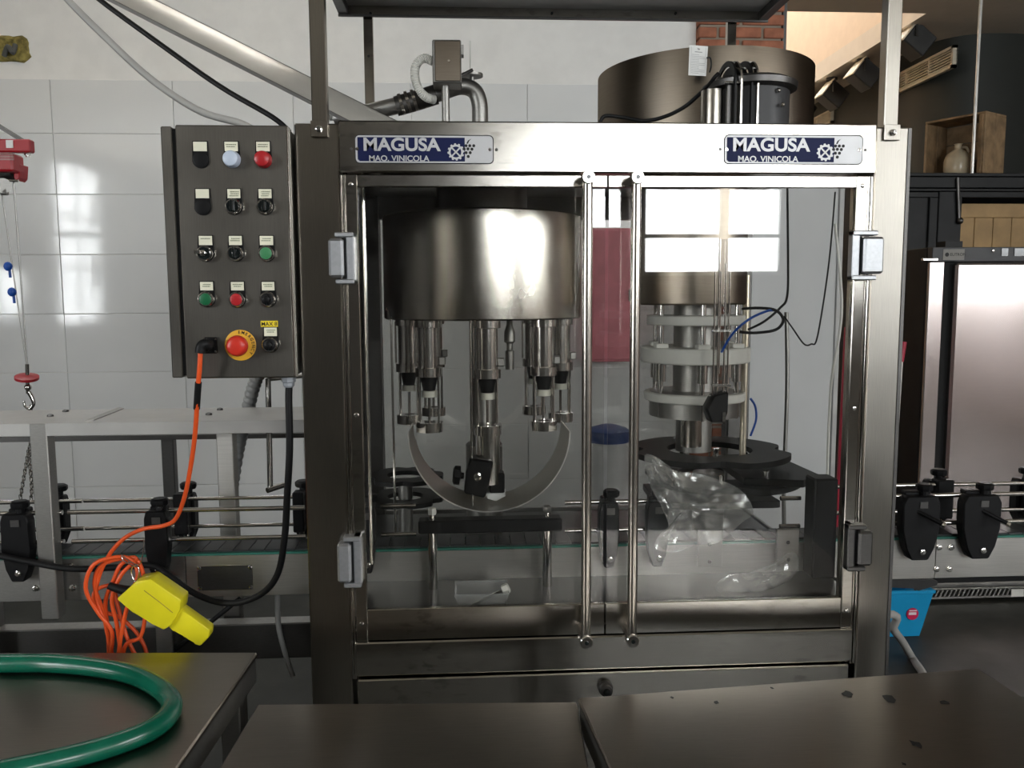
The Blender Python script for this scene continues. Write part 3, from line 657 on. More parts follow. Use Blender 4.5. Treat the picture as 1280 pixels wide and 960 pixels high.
hose_part('air_hose', 'clip_blue', [(938,545,2.1),(945,525,2.1),(944,508,2.1),(938,498,2.1)], 0.003)
hose_part('drain_pipe', 'steel_dull', [(983,390,2.6),(984,480,2.6),(980,600,2.6),(980,660,2.6)], 0.007)

# ------------------------------------------------------------------ canopy above the machine
cz = at(690, 16, 2.68).z
cano = thing('canopy_frame', 'stainless steel canopy frame with a flat roof bolted above the machine', 'canopy', (0.30, 2.2, ZT))
cxl, cxr = at(425, 20, 2.70).x, at(955, 20, 2.70).x
for side, px in ((0, 400), (1, 1110)):
    x_ = at(px, 100, FM+0.02).x
    p_ = part('post', 'steel_post', cano, MB().box((x_-0.015, FM-0.001, ZT-0.03), (x_+0.015, FM+0.03, cz+0.02), 0.002))
    q = part('foot_bracket', 'steel_post', p_, MB().box((x_-0.017, FM-0.008, ZT-0.028), (x_+0.017, FM-0.002, ZT+0.004), 0.001))
    part('bolt', 'steel_polished', p_, MB().lathe((x_, FM-0.008, ZT-0.013), (0,-1,0), ((0.007,0),(0.007,0.004),(0.004,0.005),(0.004,0.010)), 6))
for px in (462, 912):
    x_ = at(px, 100, 2.69).x
    p_ = part('rear_post', 'steel_h', cano, MB().box((x_-0.014, 2.675, ZT-0.02), (x_+0.014, 2.70, cz-0.01), 0.002))
    part('hole_plug', 'gap_black', p_, MB().cyl((x_, 2.676, at(px,70,2.675).z), (x_, 2.674, at(px,70,2.675).z), 0.004, 10))
z0, z1 = at(690, 22.5, 2.67).z, at(690, 11, 2.67).z
part('rear_rail', 'steel_h', cano, MB().box((cxl, 2.665, z0), (cxr, 2.69, z1), 0.002))
part('rear_lip', 'steel_dark', cano, MB().box((cxl, 2.66, z0-0.006), (cxr, 2.668, z0)))
part('front_rail', 'steel_h', cano, MB().box((cxl, FM-0.03, z0), (cxr, FM, z1), 0.002))
for x0_, x1_ in ((cxl, cxl+0.03), (cxr-0.03, cxr)):
    part('side_rail', 'steel_dark', cano, MB().box((x0_, FM, z0), (x1_, 2.665, z1), 0.002))
part('roof_sheet', 'roof_white', cano, MB().box((cxl, FM-0.03, z1), (cxr, 2.69, z1+0.004)))
for px in (463, 690, 845):
    q = at(px, 16, 2.66)
    part('rivet', 'gap_black', cano, MB().cyl((q.x, 2.665, q.z), (q.x, 2.662, q.z), 0.004, 10))

# ------------------------------------------------------------------ control cabinet
KY = 1.685
cab = thing('control_cabinet', 'dark stainless control cabinet with coloured push buttons, mounted left of the machine', 'control cabinet', (at(290,472,KY).x, KY, at(290,472,KY).z))
kx0, kx1 = at(218.5, 160, KY).x, XL-0.004
kz0, kz1 = at(300, 472, KY).z, at(300, 157, KY).z
bx0 = at(202, 160, KY+0.018).x
part('body', 'steel_box', cab, MB().box((bx0+0.012, KY+0.02, kz0+0.003), (kx1-0.002, KY+0.19, kz1-0.002), 0.002))
part('flange', 'steel_box', cab, MB().box((bx0, KY+0.010, kz0), (bx0+0.021, KY+0.17, kz1), 0.002))
part('gap_shade', 'gap_black', cab, MB().box((bx0+0.02, KY+0.016, kz0+0.004), (kx0+0.004, KY+0.03, kz1-0.004)))  # black strip drawn in for the shade of the gap beside the door
part('door', 'steel_box', cab, MB().box((kx0, KY, kz0-0.001), (kx1, KY+0.018, kz1+0.001), 0.0025))
part('door_edge', 'steel_h', cab, MB().box((kx1-0.006, KY-0.001, kz0+0.002), (kx1-0.002, KY+0.01, kz1-0.002), 0.001))
def legend(x0, x1, y0, y1, bx, by, lines, plate=True):
    a, b = at(x0, y0, KY), at(x1, y1, KY); c = at(bx, by, KY)
    w = 0.0016
    hold = None
    if plate:
        r = 0.0165; pts = [(a.x-w, KY, a.z+w), (b.x+w, KY, a.z+w)]
        for j in range(9):
            t = math.radians(-10-160*j/8); pts.append((c.x+r*math.cos(t), KY, c.z+r*math.sin(t)))
        hold = part('legend_holder', 'black_plastic', cab, MB().prism(pts, (0,-0.0025,0)), 30)
    lb = part('legend_label', 'label_ivory', hold or cab, MB().box((a.x, KY-0.0035, b.z), (b.x, KY-0.002, a.z)), 0)
    if lines and hold:
        mb = MB(); W_ = b.x-a.x; H_ = a.z-b.z
        for li in range(lines):
            z = a.z-H_*(0.30+0.22*li); x = a.x+W_*random.uniform(0.10,0.25); e = b.x-W_*random.uniform(0.08,0.22)
            while x < e:
                q = random.uniform(0.0012, 0.0024); mb.box((x, KY-0.0038, z-0.0009), (min(x+q, e), KY-0.0035, z+0.0009)); x += q+0.0007
        part('legend_print', 'label_ink', hold, mb, 0)
    return c, hold
def knob(kind, c, hold):
    p_ = hold
    R = lambda prof, mat, name, n=24: part(name, mat, p_, MB().lathe((c.x, KY-0.0025, c.z), (0,-1,0), prof, n))
    if kind == 'blank': R(((0.0150,0),(0.0150,0.0015),(0.013,0.002)), 'black_plastic', 'blanking_plug'); return
    if kind in ('white', 'red_dome'):
        R(((0.0165,0),(0.0165,0.004),(0.0155,0.006),(0.0155,0.014),(0.014,0.018),(0.008,0.0205)), 'button_white' if kind == 'white' else 'button_red', 'lamp_lens'); return
    R(((0.0155,0),(0.0155,0.008),(0.0135,0.0105),(0.0120,0.0105),(0.0118,0.006)), 'steel_polished', 'bezel')
    if kind == 'sel':
        R(((0.0122,0.004),(0.0122,0.012),(0.0112,0.014)), 'black_gloss', 'selector_knob')
        part('selector_grip', 'black_gloss', p_, MB().box((c.x-0.0035, KY-0.024, c.z-0.011), (c.x+0.0035, KY-0.012, c.z+0.011), 0.002))
    elif kind == 'key':
        R(((0.0120,0.004),(0.0120,0.014)), 'black_gloss', 'key_switch')
        R(((0.006,0.014),(0.006,0.019),(0.004,0.020)), 'steel_polished', 'key_barrel', 14)
        part('key_blade', 'steel_polished', p_, MB().box((c.x-0.015, KY-0.026, c.z-0.002), (c.x-0.003, KY-0.024, c.z+0.006), 0.001))
    elif kind == 'pot':
        R(((0.0118,0.004),(0.0118,0.010),(0.0075,0.011),(0.0070,0.022),(0.005,0.023)), 'black_plastic', 'dial_knob', 16)
        part('dial_pointer', 'black_gloss', p_, MB().box((c.x-0.0015, KY-0.020, c.z-0.0115), (c.x+0.0015, KY-0.012, c.z-0.004)))
    else:
        R(((0.0118,0.005),(0.0118,0.010),(0.0105,0.0105)), {'green':'button_green', 'green2':'button_green_light', 'red':'button_red'}[kind], 'button_cap')
ctl = [(241.9,259.4,177.5,189.4,251.3,200,0,'blank'), (281,298,177.5,189.4,291,199.8,2,'white'), (320.6,337.8,177.5,189.4,330,200,2,'red_dome'),
       (245,262,236.6,248,253.8,258.8,0,'blank'), (284.6,301,236.6,248,293,258.4,3,'sel'), (323.5,340,236.6,248,332,258.4,3,'sel'),
       (249,266,295,306.5,257.5,317,1,'key'), (286.5,303,295,306.5,295.4,316.8,2,'sel'), (325,342,295,306.5,334,317,2,'green2'),
       (250.5,267,352.5,363,259,374,2,'green'), (289,305.5,352.5,363,297.2,374.4,2,'red'), (327.5,343.6,352.5,363,335.8,374,2,'pot'),
       (330.4,346.7,409.5,420,338.4,430.7,2,'pot')]
for x0, x1, y0, y1, bx_, by_, ln, kd in ctl:
    c, h = legend(x0, x1, y0, y1, bx_, by_, ln); knob(kd, c, h)
a, b = at(326, 401, KY), at(347.5, 408.4, KY)
t_ = part('speed_tag', 'tag_yellow', cab, MB().box((a.x, KY-0.002, b.z), (b.x, KY, a.z)), 0, 'small yellow tag reading MAX 8')
text_mesh('lettering', 'MAX 8', 'print_black', t_, ((a.x+b.x)/2, KY-0.0022, b.z+0.0022), (1,0,0), (0,0,1), 0.0108, 0.0002, 'CENTER', 1.0, 0.0001)
# emergency stop
ec = at(300.8, 431.5, KY)
e_ = part('emergency_disc', 'emergency_yellow', cab, MB().lathe((ec.x, KY, ec.z), (0,-1,0), ((0.031,0),(0.031,0.002),(0.029,0.0026)), 40), 35, 'yellow emergency disc with red mushroom button')
part('mushroom_button', 'emergency_red', e_, MB().lathe((ec.x, KY-0.0026, ec.z), (0,-1,0), ((0.011,0),(0.011,0.012),(0.020,0.016),(0.0212,0.021),(0.020,0.028),(0.0185,0.033),(0.014,0.0355),(0.006,0.0365)), 32), 50, 'red mushroom button')
word = 'EMERGENCY'
for i, ch in enumerate(word):
    an = math.radians(92-i*16.2); rad = 0.0230
    ux = Vector((math.sin(an), 0, -math.cos(an))); uy = Vector((math.cos(an), 0, math.sin(an)))
    text_mesh('letter', ch, 'print_black', e_, Vector((ec.x, KY-0.0028, ec.z))+uy*rad, ux, uy, 0.0088, 0.0002, 'CENTER', 0.95, 0.0001)
# socket and plug
s0, s1 = at(255, 421.5, KY), at(272.8, 441.5, KY)
sk = part('socket', 'black_plastic', cab, MB().box((s0.x, KY-0.006, s1.z), (s1.x, KY, s0.z), 0.002))
for fx, fz in ((0.12,0.12),(0.88,0.12),(0.12,0.88),(0.88,0.88)):
    part('screw', 'steel_polished', sk, MB().lathe((s0.x+(s1.x-s0.x)*fx, KY-0.006, s1.z+(s0.z-s1.z)*fz), (0,-1,0), ((0.0022,0),(0.0018,0.001)), 8))
pg = at(256, 430, KY-0.02)
part('socket_collar', 'black_rubber', sk, MB().lathe(((s0.x+s1.x)/2, KY-0.006, (s0.z+s1.z)/2), (-0.5,-1,0), ((0.012,0),(0.012,0.010),(0.0135,0.012),(0.0135,0.016),(0.011,0.018)), 20))
# glands below the box
gl_ = at(361, 481, KY+0.06)
gp = part('cable_gland', 'gland_grey', cab, MB().lathe((gl_.x, KY+0.06, kz0+0.003), (0,0,-1), ((0.009,0),(0.009,0.006),(0.015,0.007),(0.015,0.018),(0.012,0.020),(0.012,0.026),(0.009,0.030)), 8), 30, 'pale grey cable gland')

# ------------------------------------------------------------------ cables of the cabinet
def cable(name, pts, r, mat, label, cat, n=10, sm=6):
    o = MB().tube([at(*p) for p in pts], r, n, sm).build(name, mat, None, 60); return tag(o, label, cat)
cable('power_cable', [(70,-20,1.86),(85,0,1.86),(130,45,1.84),(190,100,1.82),(250,139,1.80),(300,154,1.80),(330,170,1.78)], 0.0075, 'grey_cable', 'grey cable sagging down to the top of the control cabinet', 'cable')
cable('power_cable', [(105,-20,1.86),(125,0,1.86),(200,55,1.83),(275,108,1.80),(340,146,1.78),(362,165,1.78)], 0.0055, 'black_rubber', 'thin black cable running down to the cabinet top, below the sloping beam', 'cable')
cable('motor_cable', [(361.5,480,1.745),(361,500,1.745),(362,560,1.75),(359,620,1.77),(356,670,1.80),(348,715,1.84),(330,740,1.87),(300,753,1.90),(270,752,1.92),(240,740,1.94),(215,722,1.95),(190,707,1.96),(150,709,1.95),(90,711,1.94),(40,703,1.94),(0,695,1.94),(-25,690,1.94)], 0.0075, 'black_rubber', 'thick black cable hanging from the cabinet gland in a loop', 'cable')
oc = thing('pendant_cable', 'orange cable from the cabinet plug to the coil by the yellow pendant', 'cable', tuple(at(250,470,1.68)))
part('plug', 'black_rubber', oc, MB().tube([at(262,432,KY-0.026), at(255,430,KY-0.036), at(251,434,KY-0.038), at(250,441,KY-0.038)], 0.010, 12, 4), 60, 'black angled plug')
orange = [(250.5,438,KY-0.038),(249.5,460,KY-0.035),(247,490,KY-0.02),(245.5,520,KY),(243,550,1.71),(238,585,1.74),(231,620,1.77),(220,648,1.80),(205,657,1.82),(180,661,1.84),(158,671,1.86),(142,686,1.87),(133,700,1.88),(124,720,1.88),(120,745,1.88),(130,775,1.88)]
part('lead', 'orange_cable', oc, MB().tube([at(*p) for p in orange], 0.0047, 10, 6), 60)
part('sleeve', 'black_rubber', oc, MB().tube([at(248,478,KY-0.027), at(246.8,495,KY-0.016), at(245.8,511,KY-0.004)], 0.0065, 10, 4), 60, 'black sleeve')
random.seed(3)
loops = [[(150,696),(118,705),(107,735),(122,765),(140,790),(138,825),(146,828),(152,790),(160,755),(172,720),(166,702)],
         [(160,697),(128,706),(118,730),(128,762),(135,795),(142,822),(150,815),(146,780),(140,748),(152,718),(170,700)],
         [(170,699),(152,705),(142,725),(132,752),(135,790),(138,830),(150,830),(158,805),(176,795),(182,760),(180,722)],
         [(134,732),(120,738),(118,750),(132,765),(150,772),(170,790),(182,812),(184,835),(176,830),(160,800),(148,760),(142,735)]]
for i, lp in enumerate(loops):
    part('cable_loop', 'orange_cable', oc, MB().tube([at(x, y, 1.875+0.012*i-0.01*math.sin(j)) for j, (x, y) in enumerate(lp)], 0.0047, 8, 5, True), 60, 'loop of the coiled orange cable')
# pendant
pt = [(145,749),(158,738),(169,727),(188,724),(225,749),(226,762),(262,787),(261,797),(250,808),(244,807),(240,798),(231,796),(226,789),(217,790),(212,783),(203,786),(190,779),(180,768),(162,764)]
pen = thing('control_pendant', 'yellow hand-held control pendant hanging in front of the conveyor', 'control pendant', tuple(at(200,770,1.86)))
pb_ = [(145,749),(158,738),(169,727),(188,724),(226,750),(225,763),(214,782),(204,788),(190,780),(165,766)]
ph_ = [(221,758),(262,787),(261,797),(250,808),(243,806),(238,798),(230,798),(225,790),(216,790),(209,782)]
part('housing', 'pendant_yellow', pen, MB().prism([at(x, y, 1.832) for x, y in pb_], (0,0.056,0), 0.004, 2), 40)
part('grip', 'pendant_yellow', pen, MB().prism([at(x, y, 1.842) for x, y in ph_], (0,0.036,0), 0.004, 2), 40)
part('seam', 'yellow_dirty', pen, MB().tube([at(180,738,1.8315), at(200,753,1.8315), at(216,766,1.8315)], 0.0008, 6, 1))
part('strain_relief', 'black_rubber', pen, MB().tube([at(136,732,1.86), at(148,736,1.86), at(162,739,1.86)], lambda t: 0.008+0.004*t, 10, 4), 50, 'black cable bush')
part('hanging_ring', 'steel_polished', pen, MB().tube([at(x,y,1.86) for x,y in ((168,726),(164,716),(166,708),(172,708),(174,716),(171,726))], 0.0018, 6, 4, True), 60)
part('hanging_wire', 'steel_polished', pen, MB().tube([at(x,y,1.87) for x,y in ((170,709),(155,701),(152,694),(160,700),(174,706),(179,690),(180,672))], 0.0013, 6, 4), 60)

# ------------------------------------------------------------------ conveyor
CY = 2.0; CZ = 0.932
conv = thing('bottle_conveyor', 'long slat chain conveyor with steel side plates running through the machine', 'conveyor', (0.2, CY+0.06, 0))
cxa, cxb = -1.45, 1.78
zpb = at(300, 745, CY).z
joints = [(cxa, at(232,700,CY).x-0.002), (at(232,700,CY).x, at(735,700,CY).x), (at(735,700,CY).x+0.001, at(1169,700,CY).x), (at(1169,700,CY).x+0.001, cxb)]
for i, (a, b) in enumerate(joints):
    part('side_plate', 'steel_dull' if i == 0 else 'steel_plate', conv, MB().box((a, CY, zpb), (b, CY+0.006, CZ-0.004), 0.001))
part('rear_plate', 'steel_dull', conv, MB().box((cxa, CY+0.105, zpb), (cxb, CY+0.111, CZ-0.004)))
part('base_plate', 'steel_dark', conv, MB().box((cxa, CY+0.006, zpb+0.003), (cxb, CY+0.105, zpb+0.008)))
part('wear_strip', 'wear_green', conv, MB().box((cxa, CY+0.001, CZ-0.004), (cxb, CY+0.016, CZ+0.001)).box((cxa, CY+0.096, CZ-0.004), (cxb, CY+0.110, CZ+0.001)))
sl = MB()
pitch = 0.0381
sm_ = MB().prism([(0,CY+0.012,CZ+0.0005),(0.0165,CY+0.012,CZ+0.0005),(0.0165,CY+0.036,CZ+0.0005),(0.0365,CY+0.040,CZ+0.0005),(0.0365,CY+0.073,CZ+0.0005),(0.0165,CY+0.077,CZ+0.0005),(0.0165,CY+0.1,CZ+0.0005),(0,CY+0.1,CZ+0.0005)], (0,0,0.005), 0).mesh('chain_slat', 'chain_dark', base_of(conv), 20)
sm2 = MB().box((0,CY+0.012,CZ+0.0005), (pitch-0.0016,CY+0.1,CZ+0.0055), 0.0008).mesh('chain_slat', 'chain_dark', base_of(conv), 20)
for i in range(int((cxb-cxa)/pitch)):
    o = bpy.data.objects.new('chain_slat', sm2); COL.objects.link(o); o.parent = conv; o.location = (cxa+i*pitch, 0, 0)
# guide rods
zu, zl_ = 1.044, 0.972
YR, YB2 = CY-0.002, CY+0.112
rr = 0.0058
def rod(x0, x1, Y, z, r=rr): return part('guide_rod', 'steel_polished', conv, MB().cyl((x0, Y, z), (x1, Y, z), r, 12))
def px2x(px, Y): return at(px, 640, Y).x
for z in (zu, zl_):
    rod(cxa, px2x(78, YR), YR, z); rod(px2x(85 if z == zu else 88, YR), px2x(381, YR), YR, z)
    rod(px2x(476, YR), px2x(520, YR), YR, z); rod(px2x(706, YR), px2x(815, YR), YR, z); rod(px2x(975, YR), px2x(1000, YR), YR, z)
    rod(px2x(1118, YR), cxb, YR, z)
    rod(cxa, px2x(104, YB2), YB2, z); rod(px2x(106, YB2), px2x(381, YB2), YB2, z, rr*0.85)
    rod(px2x(1018, YB2), px2x(1145, YB2), YB2, z); rod(px2x(1147, YB2), cxb, YB2, z)
def bracket(px, wide=0.052, z0=0.885, front=True, arm=True, name='rail_bracket'):
    Y0 = CY-0.036 if front else CY+0.135
    s = 1 if front else -1
    x = px2x(px, Y0); w = wide/2
    z1 = zu+0.006
    pts = [(x-w, Y0, z1-0.02), (x-w*0.8, Y0, z1), (x+w*0.8, Y0, z1), (x+w, Y0, z1-0.02), (x+w*0.98, Y0, zl_-0.01), (x+w*0.75, Y0, z0+0.03), (x+w*0.45, Y0, z0), (x-w*0.45, Y0, z0), (x-w*0.75, Y0, z0+0.03), (x-w*0.98, Y0, zl_-0.01)]
    b = part(name, 'black_plastic', conv, MB().prism(pts, (0, 0.034*(1 if front else 1), 0), 0.003))
    if front: part('clamp_block', 'black_plastic', b, MB().box((x-w*0.7, CY-0.014, zl_-0.02), (x+w*0.7, CY+0.012, zu+0.014), 0.003))
    else: part('clamp_block', 'black_plastic', b, MB().box((x-w*0.7, CY+0.10, zl_-0.02), (x+w*0.7, CY+0.135, zu+0.014), 0.003))
    kn = part('knob', 'black_plastic', b, MB().lathe((x+w*0.25, Y0+0.017, z1-0.002), (0,0,1), ((0.010,0),(0.010,0.012),(0.019,0.014),(0.021,0.018),(0.021,0.027),(0.016,0.031)), 9))
    part('stud', 'steel_polished', b, MB().lathe((x+w*0.1, Y0, z0+0.022), (0,-1,0), ((0.0075,0),(0.0075,0.003),(0.0045,0.004),(0.0045,0.008)), 10))
    if arm: part('collar', 'steel_dark', b, MB().box((x-0.007, Y0-0.002, z1-0.030), (x+0.013, Y0, z1-0.014)))
    return b
bracket(16, 0.066); bracket(193, 0.054); bracket(458, 0.04); bracket(762, 0.050); bracket(823, 0.054); bracket(1153, 0.098); bracket(1229, 0.100)
bracket(68, 0.05, 0.92, False, False); bracket(231, 0.05, 0.92, False, False); bracket(376, 0.04, 0.92, False, False); bracket(1172, 0.066, 0.92, False, False); bracket(1283, 0.06, 0.92, False, False)
for px, py in ((1145,638),(1226,637)):   # threaded adjusters
    a, b = at(px, py, CY-0.03), at(px+33, py+17, CY-0.07)
    o = part('adjuster_rod', 'black_plastic', conv, MB().cyl(a, b, 0.0055, 10)); part('adjuster_tip', 'steel_polished', o, MB().cyl(b, b+(b-a).normalized()*0.008, 0.006, 10))
for px, py in ((1173,684),(1188,684),(1170,711),(1186,711),(89,708),(91,735),(45,735),(58,740),(47,702),(200,717)):
    q = at(px, py, CY)
    o = part('bolt', 'steel_polished', conv, MB().lathe((q.x, CY, q.z), (0,-1,0), ((0.0085,0),(0.0085,0.002),(0.006,0.0025),(0.006,0.008),(0.003,0.009)), 8))
a, b = at(247, 708, CY), at(316, 736, CY)
np_ = part('name_plate', 'steel_dark', conv, MB().box((a.x, CY-0.002, b.z), (b.x, CY, a.z), 0.0005), 20, 'dark worn name plate')
part('plate_edge', 'steel_h', np_, MB().box((a.x-0.001, CY-0.001, b.z-0.001), (b.x+0.001, CY, a.z+0.001)))
for fx in (0.03, 0.97):
    for fz in (0.08, 0.92):
        part('rivet', 'steel_polished', np_, MB().lathe((a.x+(b.x-a.x)*fx, CY-0.002, b.z+(a.z-b.z)*fz), (0,-1,0), ((0.006,0),(0.005,0.002),(0.002,0.003)), 10))
for x in (-1.2, -0.75, 1.03, 1.72):
    for y in (CY+0.01, CY+0.08): part('leg', 'steel_dull', conv, MB().box((x-0.02, y, 0), (x+0.02, y+0.025, zpb), 0.002))
part('lower_beam', 'steel_dark', conv, MB().box((cxa, CY+0.07, at(100,835,CY+0.05).z), (XL-0.004, CY+0.10, at(100,789,CY+0.05).z), 0.003))
part('lower_beam_edge', 'steel_dull', conv, MB().box((cxa, CY+0.06, at(100,789,CY+0.05).z-0.001), (XL-0.004, CY+0.102, at(100,789,CY+0.05).z+0.003)))
hose_part('drain_hose', 'grey_conduit', [(347,740,2.05),(348,780,2.06),(356,815,2.07),(366,845,2.08)], 0.007, conv, 'grey ribbed drain hose')
hose_part('drain_hose', 'black_rubber', [(300,748,2.03),(260,780,2.03),(215,815,2.03),(190,830,2.03)], 0.006, conv)

# tray above the left conveyor
tz = at(200, 527, 1.96).z
tray = thing('guard_tray', 'long stainless guard tray on square posts above the left conveyor', 'guard tray', (-0.9, 2.08, 0))
txr = XL-0.006
part('tray_top', 'tray_sheet', tray, MB().box((cxa, 1.96, tz-0.004), (txr, 2.20, tz), 0.001))
part('front_lip', 'tray_sheet', tray, MB().box((cxa, 1.957, at(200,543,1.96).z), (txr, 1.961, tz), 0.001))
part('rear_bar', 'steel_dark', tray, MB().box((cxa, 2.50, at(200,550,2.5).z), (txr, 2.52, at(200,544,2.5).z), 0.001))
p_ = at(54, 600, 1.965)
part('post', 'steel_dull', tray, MB().box((p_.x-0.020, 1.956, zpb-0.03), (p_.x+0.019, 1.994, at(54,529,1.96).z), 0.002))
p_ = at(284, 600, 2.15)
part('post', 'steel_plate', tray, MB().box((p_.x-0.021, 2.14, 0), (p_.x+0.021, 2.18, tz-0.004), 0.002))
p_ = at(211, 600, 2.5)
part('post', 'steel_dark', tray, MB().box((p_.x-0.018, 2.50, 0), (p_.x+0.018, 2.53, at(200,548,2.5).z), 0.002))
for px, py, Y in ((82,514.5,2.12),(63,520.5,2.03),(261,518.5,2.06),(275,512.5,2.14)):
    q = atz(px, py, tz)
    part('bolt', 'steel_dark', tray, MB().lathe((q.x, q.y, tz), (0,0,1), ((0.008,0),(0.007,0.004),(0.003,0.006)), 10))
part('weld_strip', 'steel_dull', tray, MB().prism([atz(x,y,tz) for x,y in ((107,526),(117,526),(155,511),(148,510))], (0,0,0.002)))
# steel T-handle and ribbed hose behind the tray
o = thing('valve_rod', 'thin steel rod with T end hanging behind the tray under the cabinet', 'rod', tuple(at(338,610,2.32)))
part('shaft', 'steel_polished', o, MB().cyl(at(335,473,2.32), at(338,612,2.32), 0.008, 12)); part('tee', 'steel_polished', o, MB().cyl(at(334,613,2.30), at(355,606,2.34), 0.008, 12))
part('wall_stay', 'steel_dull', o, MB().cyl(at(335,474,2.32), (XL+0.02, 2.32, at(335,474,2.32).z+0.02), 0.006, 8))
rb = MB().tube([at(330,455,2.30), at(318,480,2.30), at(308,520,2.34), at(298,560,2.40), at(290,610,2.42)], lambda t: 0.018+0.0016*math.cos(t*150), 12, 24)
tag(rb.build('ribbed_hose', 'grey_conduit', None, 30), 'grey ribbed flexible hose dropping behind the cabinet', 'hose')

# ------------------------------------------------------------------ things on top of the machine
ch = thing('inclined_chute', 'bright steel channel beam sloping down from the upper left onto the machine', 'steel beam', tuple(at(470,150,2.12)))
e0, e1 = Vector(at(60,-60,2.12)), Vector(at(520,152+16,2.12))
f0, f1 = Vector(at(20,-60,2.12)), Vector(at(475,152+16,2.12))
up_a, up_b = at(190,-2,2.17), at(497,152,2.17); lo_a, lo_b = at(143,0,2.10), at(440,152,2.10)
def ext(p, q, t): return p+(q-p)*t
U0, U1 = ext(up_a, up_b, -0.45), ext(up_a, up_b, 1.08); L0, L1 = ext(lo_a, lo_b, -0.45), ext(lo_a, lo_b, 1.08)
part('web', 'steel_chute', ch, MB().prism([L0, L1, U1, U0], (0,0.004,0), 0.001))
dn = (L1-U1).normalized()*0.004
part('lower_flange', 'steel_dull', ch, MB().prism([L0, L1, L1+dn, L0+dn], (0,0.06,0)))
part('upper_flange', 'steel_dull', ch, MB().prism([U0, U1, U1-dn, U0-dn], (0,0.06,0)))
# wall stay that carries the beam's upper end
part('hanger', 'steel_dull', ch, MB().cyl((U0.x+0.02, 2.17, U0.z-0.02), (U0.x+0.02, 2.17, ZC), 0.008, 10))

pv = thing('product_pipe', 'wrapped steel feed pipe with elbow and flange on top of the machine', 'pipe', tuple(at(595,150,2.2)))
part('inclined_pipe', 'steel_dull', pv, MB().tube([at(420,148,2.25), at(470,138,2.22), at(520,126,2.2), at(550,116,2.2), at(575,108,2.2), at(592,113,2.2), at(599,128,2.2), at(600,150,2.2), at(600,160,2.2)], 0.021, 14, 6), 60)
part('pipe_wrap', 'steel_dark', pv, MB().tube([at(495,133,2.2), at(520,126,2.2), at(545,118,2.2)], 0.025, 14, 4), 60)
for px, py in ((500,131),(508,128),(516,126)):
    part('hose_clamp', 'steel_polished', pv, MB().annulus(at(px,py,2.2), (at(px+10,py-3,2.2)-at(px,py,2.2)), 0.0275, 0.024, 0.008, 20))
part('flange', 'steel_polished', pv, MB().lathe((at(597,146,2.2).x, 2.2, ZT-0.005), (0,0,1), ((0.05,0),(0.05,0.012),(0.040,0.014),(0.040,0.024),(0.026,0.028)), 24))
for q in range(6):
    a = math.radians(60*q+20); c = at(597,146,2.2)
    part('flange_bolt', 'steel_dull', pv, MB().lathe((c.x+0.044*math.cos(a), 2.2+0.044*math.sin(a), ZT+0.005), (0,0,1), ((0.007,0),(0.007,0.014),(0.004,0.016),(0.004,0.022)), 6))
hw = at(590, 96, 2.2)
part('handwheel_stem', 'steel_dull', pv, MB().cyl((hw.x, 2.2, at(590,122,2.2).z), (hw.x, 2.2, hw.z), 0.006, 10))
part('handwheel', 'steel_dull', pv, MB().annulus((hw.x, 2.2, hw.z), (0,0,1), 0.028, 0.004, 0.007, 24))
part('indicator_rod', 'white_plastic', pv, MB().cyl((hw.x-0.004, 2.2, hw.z), (hw.x-0.004, 2.2, at(588,51,2.2).z), 0.0018, 8))
part('lever', 'steel_dark', pv, MB().cyl(at(553,106,2.17), at(591,87,2.17), 0.004, 8))

sb = thing('sensor_box', 'small dull steel junction box on a pole behind the left sign', 'junction box', tuple(at(558,152,2.12)))
a, b = at(540, 49, 2.10), at(577, 104, 2.10)
part('housing', 'steel_dull', sb, MB().box((a.x, 2.10, b.z), (b.x, 2.17, a.z), 0.003))
part('lid', 'steel_tank', sb, MB().box((a.x+0.006, 2.096, b.z+0.004), (b.x-0.002, 2.10, a.z-0.004), 0.0015))
part('screw', 'steel_polished', sb, MB().lathe(((a.x+b.x)/2+0.005, 2.096, (a.z+b.z)/2), (0,-1,0), ((0.004,0),(0.003,0.002)), 8))
part('lug', 'steel_dull', sb, MB().box((b.x, 2.12, a.z-0.03), (b.x+0.006, 2.15, a.z-0.006)))
part('pole', 'steel_dull', sb, MB().cyl((at(557,120,2.13).x, 2.13, ZT-0.02), (at(557,120,2.13).x, 2.13, b.z), 0.010, 14))
part('conduit', 'white_plastic', sb, MB().tube([at(541,77,2.13), at(530,73,2.13), at(520,82,2.13), at(519,98,2.13), at(524,112,2.13), at(532,121,2.14), at(543,125,2.16)], lambda t: 0.0105+0.0013*math.cos(t*230), 10, 20), 30, 'white ribbed flexible conduit')
tag(MB().tube([at(412,147,2.25), at(440,146,2.25), at(465,140,2.24), at(484,136,2.22)], lambda t: 0.008+0.001*math.cos(t*160), 10, 20).build('flexible_conduit', 'white_plastic', None, 30), 'pale ribbed conduit lying beside the wrapped pipe on the machine roof', 'conduit')

TX, TY = 0.672, 2.33
tk = thing('product_tank', 'large open steel cylinder tank standing on the machine roof', 'tank', (TX, TY, ZT-0.02))
zt_ = at(865, 56, TY-0.29).z
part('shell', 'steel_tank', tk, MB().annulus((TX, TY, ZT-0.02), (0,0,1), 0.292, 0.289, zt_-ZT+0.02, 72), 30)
part('tank_floor', 'steel_tank', tk, MB().lathe((TX, TY, ZT-0.018), (0,0,1), ((0.288,0),(0.288,0.004)), 48))
